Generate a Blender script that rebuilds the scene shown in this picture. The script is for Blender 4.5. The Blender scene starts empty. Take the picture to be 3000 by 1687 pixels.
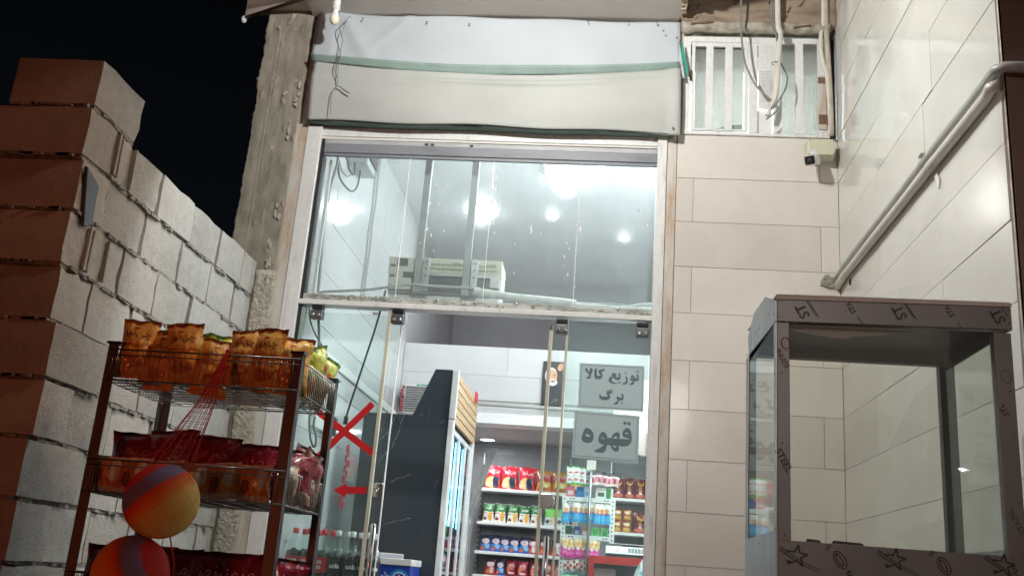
import bpy, math, random
from mathutils import Vector, Matrix, noise
random.seed(7)
R = random.Random(11)
scene = bpy.context.scene
col = scene.collection

# ------------------------------------------------------------------ camera, world, lights, exposure
EYE = Vector((0, 0, 1.25))
FPX, YAW, PITCH, ROLL = 2853.3, -0.105978, 0.289928, 0.0773447
def _axes():
    cy, sy = math.cos(YAW), math.sin(YAW); cp, sp = math.cos(PITCH), math.sin(PITCH); cr, sr = math.cos(ROLL), math.sin(ROLL)
    f = Vector((sy*cp, cy*cp, sp)); r0 = Vector((cy, -sy, 0)); u0 = r0.cross(f)
    return r0*cr + u0*sr, u0*cr - r0*sr, f
AR, AU, AF = _axes()
cam_d = bpy.data.cameras.new('camera'); cam = bpy.data.objects.new('camera', cam_d); col.objects.link(cam)
cam_d.sensor_width = 36; cam_d.lens = 36*FPX/3000; cam_d.clip_start = 0.05; cam_d.clip_end = 500
m3 = Matrix((AR, AU, -AF)).transposed()
cam.matrix_world = Matrix.Translation(EYE) @ m3.to_4x4()
scene.camera = cam

world = bpy.data.worlds.new('World'); scene.world = world; world.use_nodes = True
bg = world.node_tree.nodes['Background']
wn = world.node_tree.nodes; wt = wn.new('ShaderNodeTexCoord'); wx = wn.new('ShaderNodeSeparateXYZ'); wr = wn.new('ShaderNodeValToRGB')
wr.color_ramp.elements[0].color = (0.42, 0.60, 0.80, 1); wr.color_ramp.elements[0].position = 0.05; wr.color_ramp.elements[1].color = (0.10, 0.12, 0.16, 1); wr.color_ramp.elements[1].position = 0.55
world.node_tree.links.new(wt.outputs['Generated'], wx.inputs[0]); world.node_tree.links.new(wx.outputs[2], wr.inputs[0]); world.node_tree.links.new(wr.outputs[0], bg.inputs[0])
bg.inputs[1].default_value = 0.0085

scene.view_settings.view_transform = 'Standard'; scene.view_settings.look = 'None'
scene.view_settings.exposure = 0.12; scene.view_settings.gamma = 1.0
scene.cycles.use_denoising = True
scene.cycles.max_bounces = 10; scene.cycles.transparent_max_bounces = 24; scene.cycles.diffuse_bounces = 5
scene.cycles.sample_clamp_indirect = 10.0
scene.cycles.caustics_reflective = False; scene.cycles.caustics_refractive = False

def lamp(name, kind, loc, energy, color, target=None, **kw):
    d = bpy.data.lights.new(name, kind); d.energy = energy; d.color = color
    for k, v in kw.items(): setattr(d, k, v)
    o = bpy.data.objects.new(name, d); col.objects.link(o); o.location = loc
    if target is not None:
        o.rotation_euler = (Vector(target)-Vector(loc)).to_track_quat('-Z', 'Y').to_euler()
    return o
# flood lamp that lights the shop front from under the canopy, red lamp of the forecourt, glow of the street behind, plus added spots
lamp('unseen_flood', 'SPOT', (-0.45, 3.0, 4.12), 160, (0.99, 0.98, 0.94), (0.20, 4.85, 3.2), spot_size=math.radians(148), spot_blend=0.12, shadow_soft_size=0.04)
lamp('red_lamp', 'AREA', (-2.3, -1.0, 1.3), 14, (1.0, 0.175, 0.05), (-1.6, 3.0, 1.9), size=0.35)
lamp('unseen_spot', 'SPOT', (0.6, -3.0, 3.4), 140, (1.0, 0.93, 0.86), (1.0, 2.4, 1.6), spot_size=math.radians(34), spot_blend=0.6, shadow_soft_size=0.5)  # unseen spot, its cone shaped to brighten the display case
lamp('street_glow', 'AREA', (3.0, -7.0, 5.0), 12, (1.0, 0.82, 0.66), (0.0, 3.0, 1.5), size=2.0)
lamp('warm_wall_fill', 'SPOT', (0.75, 2.75, 3.95), 75, (1.0, 0.50, 0.27), (-1.9, 3.08, 2.15), spot_size=math.radians(36), spot_blend=0.55, shadow_soft_size=0.15)  # added warm fill for the near end of the block wall
lamp('unseen_flood', 'SPOT', (0.15, 4.35, 4.20), 70, (0.92, 0.97, 1.0), (-1.9, 4.40, 1.75), spot_size=math.radians(48), spot_blend=0.6, shadow_soft_size=0.12)  # second flood, added to brighten the far lower block wall
lamp('unseen_spot', 'SPOT', (-1.0, -2.0, 4.0), 800, (1.0, 0.88, 0.76), (-2.0, 4.8, 4.95), spot_size=math.radians(11), spot_blend=0.5, shadow_soft_size=0.1)  # added narrow spot that brightens only the canopy corner
CEIL = [(-0.362, 6.597, 4.062, 0.10, 18), (-1.059, 7.312, 4.062, 0.105, 7), (-0.496, 7.322, 4.062, 0.040, 5), (0.088, 7.769, 4.062, 0.040, 5)]
lamp('bulb_light', 'POINT', (-0.362, 6.597, 3.985), 1.6, (0.90, 0.96, 1.0), shadow_soft_size=0.06)
lamp('bulb_light', 'POINT', (-1.059, 7.312, 3.985), 1.6, (0.90, 0.96, 1.0), shadow_soft_size=0.06)
lamp('downlight_light', 'AREA', (-1.0, 8.45, 2.40), 7, (0.92, 0.97, 1.0), (-0.8, 8.4, 0.0), size=0.14)
lamp('downlight_light', 'AREA', (0.2, 8.2, 2.40), 7, (0.92, 0.97, 1.0), (0.2, 8.3, 0.0), size=0.14)
lamp('hidden_shop_fill', 'POINT', (-0.10, 5.40, 3.72), 46, (0.90, 0.96, 1.0), shadow_soft_size=0.06)  # added light hidden above the lintel, brightens the ceiling
lamp('hidden_shop_fill', 'POINT', (0.80, 5.75, 3.60), 40, (0.90, 0.96, 1.0), shadow_soft_size=0.06)  # added fill hidden behind the pier, evens out the left wall
lamp('hidden_shop_fill', 'POINT', (0.70, 5.55, 2.25), 40, (0.90, 0.97, 1.0), shadow_soft_size=0.06)  # added low fill behind the right jamb for the lower left wall

# ------------------------------------------------------------------ photograph pixel -> point on a plane of the place
def _ray(p): return AF + AR*((p[0]-1500)/FPX) + AU*((843.5-p[1])/FPX)
def FY(p, Y): d = _ray(p); return EYE + d*(Y/d.y)
def FX(p, X): d = _ray(p); return EYE + d*(X/d.x)
def FZ(p, Z): d = _ray(p); return EYE + d*((Z-EYE.z)/d.z)
def zoomed(x0, y0, s): return lambda x, y: (x0+x/s, y0+y/s)
z1 = zoomed(0, 0, 1.705); z2 = zoomed(0, 850, 1.731); z3 = zoomed(700, 0, 3.22); z4 = zoomed(1900, 0, 1.61); z5 = zoomed(850, 380, 2.342)
z6 = zoomed(750, 850, 1.731); z7 = zoomed(1250, 950, 1.966); z8 = zoomed(2100, 800, 1.633)
q1 = zoomed(300, 900, 3.622); q2 = zoomed(650, 950, 3.22); q3 = zoomed(200, 1250, 3.316); q4 = zoomed(700, 1350, 4.293); q5 = zoomed(1350, 1330, 4.06)
q6 = zoomed(1600, 1330, 4.06); q7 = zoomed(880, 400, 2.898); q8 = zoomed(1900, 60, 3.45)

# ------------------------------------------------------------------ materials
def lin(c):
    f = lambda v: v/12.92 if v <= 0.04045 else ((v+0.055)/1.055)**2.4
    return tuple(f(v/255) for v in c)+(1.0,)
class NT:
    def __init__(s, name):
        s.m = bpy.data.materials.new(name); s.m.use_nodes = True; s.t = s.m.node_tree; s.n = s.t.nodes
        s.b = s.n['Principled BSDF']; s.out = s.n['Material Output']
    def add(s, k, **kw):
        n = s.n.new(k)
        for a, v in kw.items():
            setattr(n, a, v)
        return n
    def link(s, a, b): s.t.links.new(a, b)
    def coords(s, kind='Object'):
        return s.add('ShaderNodeTexCoord').outputs[kind]
    def noise(s, scale, detail=4, vec=None, rough=0.55, dist=0.0):
        n = s.add('ShaderNodeTexNoise'); n.inputs['Scale'].default_value = scale; n.inputs['Detail'].default_value = detail
        n.inputs['Roughness'].default_value = rough; n.inputs['Distortion'].default_value = dist
        s.link(vec if vec is not None else s.pos(), n.inputs['Vector']); return n.outputs['Fac']
    def pos(s):
        if not hasattr(s, '_p'): s._p = s.add('ShaderNodeNewGeometry').outputs['Position']
        return s._p
    def ramp(s, fac, stops, interp='LINEAR'):
        n = s.add('ShaderNodeValToRGB'); n.color_ramp.interpolation = interp
        e = n.color_ramp.elements
        while len(e) < len(stops): e.new(0.5)
        for el, (p, c) in zip(e, stops): el.position = p; el.color = c
        s.link(fac, n.inputs[0]); return n.outputs[0]
    def mix(s, fac, a, b, mode='MIX'):
        n = s.add('ShaderNodeMix', data_type='RGBA', blend_type=mode)
        for sock, v in ((n.inputs[0], fac), (n.inputs[6], a), (n.inputs[7], b)):
            if isinstance(v, (int, float)): sock.default_value = v
            elif isinstance(v, tuple): sock.default_value = v
            else: s.link(v, sock)
        return n.outputs[2]
    def math(s, op, a, b=0.0, c=0.0):
        n = s.add('ShaderNodeMath', operation=op)
        for i, v in enumerate((a, b, c)):
            if isinstance(v, (int, float)): n.inputs[i].default_value = v
            else: s.link(v, n.inputs[i])
        return n.outputs[0]
    def bump(s, h, strength=0.3, dist=0.01):
        n = s.add('ShaderNodeBump'); n.inputs['Strength'].default_value = strength; n.inputs['Distance'].default_value = dist
        s.link(h, n.inputs['Height']); s.link(n.outputs[0], s.b.inputs['Normal'])
    def base(s, c):
        if isinstance(c, tuple): s.b.inputs['Base Color'].default_value = c
        else: s.link(c, s.b.inputs['Base Color'])
    def set(s, rough=0.5, metal=0.0, coat=0.0, spec=None):
        s.b.inputs['Roughness'].default_value = rough; s.b.inputs['Metallic'].default_value = metal; s.b.inputs['Coat Weight'].default_value = coat
        if spec is not None: s.b.inputs['Specular IOR Level'].default_value = spec
def scale_c(c, k): return tuple(min(1, v*k) for v in c[:3])+(1.0,)
def plain(name, c, rough=0.5, metal=0.0, var=0.12, scale=9.0, bump=0.0, bscale=80.0, coat=0.0, bdist=0.004):
    """a colour with uneven tone and, if asked, a fine bump"""
    t = NT(name); n = t.noise(scale, 6)
    t.base(t.ramp(n, [(0.3, scale_c(c, 1-var)), (0.7, scale_c(c, 1+var))])); t.set(rough, metal, coat)
    if bump: t.bump(t.noise(bscale, 5), bump, bdist)
    return t.m
def emit(name, c, strength):
    t = NT(name); t.base((0.8, 0.8, 0.8, 1)); t.b.inputs['Emission Color'].default_value = c; t.b.inputs['Emission Strength'].default_value = strength
    return t.m

MAT = {}
def m_block():
    t = NT('cement_block'); big = t.noise(3.0, 5); mid = t.noise(22, 6); fine = t.noise(170, 4, rough=0.7)
    isl = t.add('ShaderNodeNewGeometry').outputs['Random Per Island']
    c = t.ramp(mid, [(0.25, (0.36, 0.345, 0.32, 1)), (0.55, (0.47, 0.455, 0.425, 1)), (0.8, (0.56, 0.545, 0.51, 1))])
    c = t.mix(0.55, c, t.ramp(isl, [(0, (0.38, 0.365, 0.335, 1)), (1, (0.58, 0.565, 0.53, 1))]), 'MIX')
    c = t.mix(t.ramp(big, [(0.45, (0, 0, 0, 1)), (0.7, (0.35, 0.35, 0.35, 1))]), c, (0.26, 0.235, 0.205, 1))
    pits = t.ramp(fine, [(0.30, (0, 0, 0, 1)), (0.42, (1, 1, 1, 1))])
    c = t.mix(pits, (0.24, 0.225, 0.20, 1), c)
    t.base(c); t.set(0.95, spec=0.2)
    h = t.math('ADD', t.math('MULTIPLY', fine, 0.6), t.math('MULTIPLY', mid, 0.8)); t.bump(h, 1.0, 0.010); return t.m
def m_mortar():
    t = NT('mortar'); a = t.noise(35, 6); t.base(t.ramp(a, [(0.3, (0.17, 0.16, 0.145, 1)), (0.7, (0.36, 0.34, 0.31, 1))])); t.set(1.0, spec=0.1); t.bump(a, 1.0, 0.015); return t.m
def m_concrete():
    t = NT('rough_concrete'); mp = t.add('ShaderNodeMapping'); mp.inputs['Scale'].default_value = (5, 5, 0.8); t.link(t.pos(), mp.inputs['Vector'])
    streak = t.noise(2.6, 6, mp.outputs[0]); blot = t.noise(7, 6, rough=0.65); fine = t.noise(120, 4)
    c = t.ramp(streak, [(0.3, (0.27, 0.24, 0.195, 1)), (0.5, (0.32, 0.285, 0.235, 1)), (0.72, (0.365, 0.33, 0.28, 1))])
    c = t.mix(t.ramp(blot, [(0.42, (0, 0, 0, 1)), (0.62, (0.75, 0.75, 0.75, 1))]), c, (0.23, 0.215, 0.175, 1))
    spots = t.noise(11, 3, rough=0.4); c = t.mix(t.ramp(spots, [(0.70, (0, 0, 0, 1)), (0.72, (0.8, 0.8, 0.8, 1))]), c, (0.62, 0.52, 0.42, 1))
    t.base(c); t.set(0.92, spec=0.2); t.bump(t.math('ADD', blot, t.math('MULTIPLY', fine, 0.5)), 0.35, 0.010); return t.m
def m_tile(name, a, b, rough, tilt):
    t = NT(name); v = t.noise(2.6, 8, dist=1.6, rough=0.6); vein = t.noise(6, 8, dist=2.5)
    isl = t.add('ShaderNodeNewGeometry').outputs['Random Per Island']
    c = t.ramp(v, [(0.3, a), (0.7, b)]); c = t.mix(t.ramp(vein, [(0.485, (0, 0, 0, 1)), (0.5, (0.16, 0.16, 0.16, 1)), (0.515, (0, 0, 0, 1))]), c, scale_c(a, 0.62))
    c = t.mix(0.5, c, t.ramp(isl, [(0, scale_c(a, 0.90)), (1, b)]))
    smudge = t.noise(1.7, 6); c = t.mix(t.ramp(smudge, [(0.5, (0, 0, 0, 1)), (0.8, (0.22, 0.22, 0.22, 1))]), c, scale_c(a, 0.7))
    t.base(c); t.set(rough, coat=0.25); t.b.inputs['Coat Roughness'].default_value = 0.06
    t.bump(t.noise(3.1, 2), tilt, 0.02); return t.m
def m_grime(name, c, dirt, amount=0.5, rough=0.45, metal=0.0, scale=6.0, vertical=True):
    """paint over metal with dirt or rust running through it"""
    t = NT(name); mp = t.add('ShaderNodeMapping'); mp.inputs['Scale'].default_value = (3, 3, 0.5) if vertical else (0.6, 3, 3); t.link(t.pos(), mp.inputs['Vector'])
    n = t.noise(scale, 7, mp.outputs[0], 0.65); f = t.noise(40, 4)
    k = t.ramp(t.math('ADD', t.math('MULTIPLY', n, 0.8), t.math('MULTIPLY', f, 0.2)), [(0.62-0.3*amount, (0, 0, 0, 1)), (0.78-0.2*amount, (1, 1, 1, 1))])
    t.base(t.mix(k, t.ramp(f, [(0.3, scale_c(c, 0.93)), (0.7, scale_c(c, 1.05))]), dirt)); t.set(rough, metal); t.bump(n, 0.12, 0.004); return t.m
def m_glass(name, tint, dirt=0.05, haze=0.06, ior=1.5, gloss=0.01):
    """thin pane: lets light through with its tint, mirrors by Fresnel, dust scatters a little"""
    t = NT(name); n = t.n
    tr = t.add('ShaderNodeBsdfTransparent'); tr.inputs[0].default_value = tint
    gl = t.add('ShaderNodeBsdfGlossy'); gl.inputs['Roughness'].default_value = gloss
    fr = t.add('ShaderNodeFresnel'); fr.inputs['IOR'].default_value = ior
    a = t.add('ShaderNodeMixShader'); t.link(t.math('MULTIPLY', fr.outputs[0], t.math('SUBTRACT', 1.0, t.add('ShaderNodeNewGeometry').outputs['Backfacing'])), a.inputs[0]); t.link(tr.outputs[0], a.inputs[1]); t.link(gl.outputs[0], a.inputs[2])
    rf = t.add('ShaderNodeBsdfRefraction'); rf.inputs['IOR'].default_value = 1.035; rf.inputs['Roughness'].default_value = 0.72; rf.inputs[0].default_value = tint
    b = t.add('ShaderNodeMixShader'); t.link(t.math('MULTIPLY', t.math('SUBTRACT', 1.0, t.add('ShaderNodeNewGeometry').outputs['Backfacing']), haze), b.inputs[0]); t.link(a.outputs[0], b.inputs[1]); t.link(rf.outputs[0], b.inputs[2])
    df = t.add('ShaderNodeBsdfDiffuse'); df.inputs[0].default_value = (0.75, 0.80, 0.80, 1)
    tl = t.add('ShaderNodeBsdfTranslucent'); tl.inputs[0].default_value = (0.75, 0.80, 0.80, 1)
    ds = t.add('ShaderNodeMixShader'); ds.inputs[0].default_value = 0.5; t.link(df.outputs[0], ds.inputs[1]); t.link(tl.outputs[0], ds.inputs[2])
    mp = t.add('ShaderNodeMapping'); mp.inputs['Scale'].default_value = (1, 1, 0.25); t.link(t.pos(), mp.inputs['Vector'])
    dn = t.noise(14, 6, mp.outputs[0], 0.7); sp = t.noise(240, 2)
    amt = t.math('ADD', t.math('MULTIPLY', t.ramp(dn, [(0.35, (0.75, 0.75, 0.75, 1)), (0.75, (1.2, 1.2, 1.2, 1))]), dirt), t.math('MULTIPLY', t.ramp(sp, [(0.74, (0, 0, 0, 1)), (0.78, (1, 1, 1, 1))]), 0.22))
    c = t.add('ShaderNodeMixShader'); t.link(amt, c.inputs[0]); t.link(b.outputs[0], c.inputs[1]); t.link(ds.outputs[0], c.inputs[2])
    t.link(c.outputs[0], t.out.inputs['Surface']); return t.m
def m_frost():
    t = NT('frosted_glass'); tl = t.add('ShaderNodeBsdfTranslucent'); tl.inputs[0].default_value = (0.52, 0.52, 0.47, 1)
    gl = t.add('ShaderNodeBsdfGlossy'); gl.inputs['Roughness'].default_value = 0.18
    vo = t.add('ShaderNodeTexVoronoi'); vo.inputs['Scale'].default_value = 240; t.link(t.pos(), vo.inputs['Vector'])
    bp = t.add('ShaderNodeBump'); bp.inputs['Strength'].default_value = 0.9; bp.inputs['Distance'].default_value = 0.004; t.link(vo.outputs[0], bp.inputs['Height'])
    rf = t.add('ShaderNodeBsdfRefraction'); rf.inputs['Roughness'].default_value = 0.45; rf.inputs['IOR'].default_value = 1.05; rf.inputs[0].default_value = (0.66, 0.68, 0.64, 1)
    t.link(bp.outputs[0], rf.inputs['Normal']); t.link(bp.outputs[0], gl.inputs['Normal'])
    a = t.add('ShaderNodeMixShader'); a.inputs[0].default_value = 0.5; t.link(tl.outputs[0], a.inputs[1]); t.link(rf.outputs[0], a.inputs[2])
    b = t.add('ShaderNodeMixShader'); b.inputs[0].default_value = 0.14; t.link(a.outputs[0], b.inputs[1]); t.link(gl.outputs[0], b.inputs[2])
    t.link(b.outputs[0], t.out.inputs['Surface']); return t.m
def m_clear(name, tint, rough=0.05):
    t = NT(name); tr = t.add('ShaderNodeBsdfTransparent'); tr.inputs[0].default_value = tint
    gl = t.add('ShaderNodeBsdfGlossy'); gl.inputs['Roughness'].default_value = rough
    fr = t.add('ShaderNodeFresnel'); fr.inputs['IOR'].default_value = 1.55
    a = t.add('ShaderNodeMixShader'); t.link(t.math('MULTIPLY', t.math('ADD', t.math('MULTIPLY', fr.outputs[0], 0.9), 0.04), t.math('SUBTRACT', 1.0, t.add('ShaderNodeNewGeometry').outputs['Backfacing'])), a.inputs[0]); t.link(tr.outputs[0], a.inputs[1]); t.link(gl.outputs[0], a.inputs[2])
    t.link(a.outputs[0], t.out.inputs['Surface']); return t.m
def m_bag(name, stops, blobs=(), rough=0.28, hard=True):
    """printed foil: colour bands up the bag (v) and printed blobs (cu, cv, ru, rv, colour)"""
    t = NT(name); uv = t.add('ShaderNodeUVMap'); sx = t.add('ShaderNodeSeparateXYZ'); t.link(uv.outputs[0], sx.inputs[0])
    w = t.math('MULTIPLY', t.math('SUBTRACT', t.noise(3.5, 3, uv.outputs[0]), 0.5), 0.22)
    v = t.math('ADD', sx.outputs[1], w); u = t.math('ADD', sx.outputs[0], w)
    c = t.ramp(v, stops, 'CONSTANT' if hard else 'LINEAR')
    for (cu, cv, ru, rv, k) in blobs:
        du = t.math('DIVIDE', t.math('SUBTRACT', u, cu), ru); dv = t.math('DIVIDE', t.math('SUBTRACT', v, cv), rv)
        d = t.math('ADD', t.math('MULTIPLY', du, du), t.math('MULTIPLY', dv, dv))
        c = t.mix(t.math('LESS_THAN', d, 1.0), c, k)
    t.base(c); t.set(rough, 0.0, coat=0.5); t.b.inputs['Coat Roughness'].default_value = 0.15
    t.bump(t.noise(9, 3, uv.outputs[0]), 0.35, 0.02); return t.m

M = MAT
M['block'] = m_block(); M['mortar'] = m_mortar(); M['concrete'] = m_concrete()
M['pier_tile'] = m_tile('cream_wall_tile', (0.66, 0.62, 0.57, 1), (0.77, 0.735, 0.69, 1), 0.22, 0.06)
M['side_tile'] = m_tile('white_wall_tile', (0.66, 0.665, 0.62, 1), (0.76, 0.765, 0.72, 1), 0.10, 0.10)
M['room_tile'] = m_tile('shop_wall_tile', (0.58, 0.59, 0.59, 1), (0.65, 0.66, 0.66, 1), 0.10, 0.06)
M['parapet_tile'] = m_tile('parapet_tile', (0.52, 0.53, 0.53, 1), (0.58, 0.59, 0.59, 1), 0.25, 0.03)
M['brown_tile'] = m_tile('brown_marble', (0.24, 0.17, 0.145, 1), (0.36, 0.265, 0.23, 1), 0.2, 0.05)
M['grout'] = plain('grout', (0.50, 0.46, 0.415, 1), 0.9, var=0.3, scale=30)
M['alu'] = m_grime('white_aluminium', (0.74, 0.75, 0.74, 1), (0.45, 0.42, 0.36, 1), 0.25, 0.35)
M['alu_dirty'] = m_grime('dirty_transom', (0.55, 0.58, 0.55, 1), (0.17, 0.17, 0.13, 1), 0.7, 0.6, scale=14, vertical=False)
M['rust_strip'] = m_grime('rusty_paint', (0.60, 0.57, 0.52, 1), (0.42, 0.25, 0.14, 1), 0.55, 0.7, scale=5)
M['rust'] = m_grime('rust', (0.22, 0.13, 0.08, 1), (0.10, 0.06, 0.04, 1), 0.6, 0.85)
M['lintel'] = m_grime('grey_lintel', (0.23, 0.245, 0.275, 1), (0.15, 0.155, 0.17, 1), 0.35, 0.5, vertical=False)
M['plaster'] = m_grime('white_plaster', (0.74, 0.73, 0.69, 1), (0.50, 0.46, 0.40, 1), 0.35, 0.8, vertical=False)
M['soffit'] = plain('cream_soffit', (0.58, 0.535, 0.48, 1), 0.7, var=.06, scale=2.5)
M['brown_paint'] = plain('brown_edge', (0.16, 0.095, 0.065, 1), 0.55, var=0.25)
M['beam'] = m_grime('bare_beam', (0.33, 0.26, 0.19, 1), (0.17, 0.12, 0.085, 1), 0.6, 0.9, vertical=False)
M['glass'] = m_glass('shop_glass', (0.93, 0.965, 0.955, 1), 0.115, 0.14)
M['door_glass'] = m_glass('door_glass', (0.945, 0.98, 0.97, 1), 0.022, 0.02)
M['case_glass'] = m_glass('case_glass', (0.945, 0.96, 0.935, 1), 0.07, 0.0, ior=1.35, gloss=0.03)
M['frost'] = m_frost(); M['fridge_glass'] = m_glass('fridge_glass', (.93, .97, .98, 1), .01, .0, ior=1.3)
M['silicone'] = plain('silicone_seam', (0.85, 0.86, 0.85, 1), 0.6, var=0.2, scale=40)
M['edge_strip'] = plain('yellowed_edge_strip', (0.60, 0.57, 0.46, 1), 0.35)
M['steel'] = plain('brushed_steel', (0.62, 0.62, 0.62, 1), 0.25, 1.0, var=0.08)
M['chrome'] = plain('chrome', (0.75, 0.75, 0.75, 1), 0.12, 1.0, var=0.03)
M['dark_steel'] = plain('dark_clamp_steel', (0.20, 0.21, 0.21, 1), 0.35, 0.8)
M['galv'] = m_grime('galvanised', (0.50, 0.52, 0.52, 1), (0.30, 0.30, 0.29, 1), 0.3, 0.4, 0.6)
M['black_rubber'] = plain('black_cable', (0.018, 0.018, 0.02, 1), 0.5)
M['grey_cable'] = plain('grey_cable', (0.20, 0.22, 0.23, 1), 0.5)
M['white_pvc'] = plain('white_conduit', (0.66, 0.64, 0.58, 1), 0.4, var=0.08)
M['grey_pvc'] = plain('grey_conduit', (0.42, 0.43, 0.41, 1), 0.4, var=0.08)
M['white_plastic'] = plain('white_plastic', (0.76, 0.77, 0.76, 1), 0.35, var=0.04)
M['cream_plastic'] = plain('cream_plastic', (0.60, 0.60, 0.46, 1), 0.4, var=0.06)
M['ac_plastic'] = plain('yellowed_ac_plastic', (0.62, 0.63, 0.50, 1), 0.5, var=0.1)
M['foam_wrap'] = plain('pipe_wrap', (0.66, 0.68, 0.66, 1), 0.6, var=0.2, scale=25, bump=0.6, bscale=40)
M['black_plastic'] = plain('black_plastic', (0.015, 0.015, 0.018, 1), 0.3)
M['dark_inner'] = plain('dark_plastic', (0.05, 0.055, 0.06, 1), 0.5)
M['bulb_glass'] = plain('bulb_diffuser', (0.80, 0.76, 0.62, 1), 0.35, var=0.03)
M['banner_blue'] = plain('tarpaulin_white', (0.48, 0.52, 0.555, 1), 0.5, var=.05, scale=3)
M['banner_cream'] = plain('tarpaulin_cream', (0.43, 0.445, 0.425, 1), 0.6, var=.06, scale=3, bump=.15, bscale=300, bdist=.001)
M['banner_green'] = plain('tarpaulin_green', (0.25, 0.345, 0.315, 1), 0.55)
M['ceiling'] = plain('grey_gloss_ceiling', (0.74, 0.755, 0.775, 1), 0.45, var=0.10, scale=2, coat=0.15)
M['mezz'] = plain('grey_mezzanine_paint', (0.36, 0.345, 0.35, 1), 0.6, var=0.1, scale=2)
M['low_ceiling'] = plain('lower_ceiling', (0.42, 0.42, 0.43, 1), 0.5, var=0.08)
M['floor'] = plain('shop_floor', (0.45, 0.44, 0.42, 1), 0.3)
M['pavement'] = plain('pavement', (0.20, 0.19, 0.175, 1), 0.9, var=0.3, bump=0.4, bscale=30)
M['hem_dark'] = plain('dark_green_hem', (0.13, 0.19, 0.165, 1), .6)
M['side_grout'] = plain('side_grout', (0.58, 0.58, 0.54, 1), .9, var=.15, scale=30)
M['red_tape'] = plain('red_tape', (0.62, 0.02, 0.025, 1), 0.35, var=0.1)
M['sign_paper'] = plain('grey_blue_sign_paper', (0.47, 0.62, 0.65, 1), 0.6, var=0.03, scale=3)
M['sign_ink'] = plain('dark_grey_ink', (0.12, 0.185, 0.21, 1), 0.5, var=0.06)
M['lamp_on'] = emit('lit_bulb', (0.93, 0.97, 1.0, 1), 75)
M['small_lamp_on'] = emit('lit_small_bulb', (0.93, 0.97, 1.0, 1), 45)
M['downlight_on'] = emit('lit_downlight', (0.93, 0.97, 1.0, 1), 9)
M['cool_strip'] = emit('fridge_light_strip', (0.28, 0.72, 1.0, 1), 3.2)
M['scale_screen'] = emit('scale_screen', (0.10, 0.22, 0.35, 1), 0.5)

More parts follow.
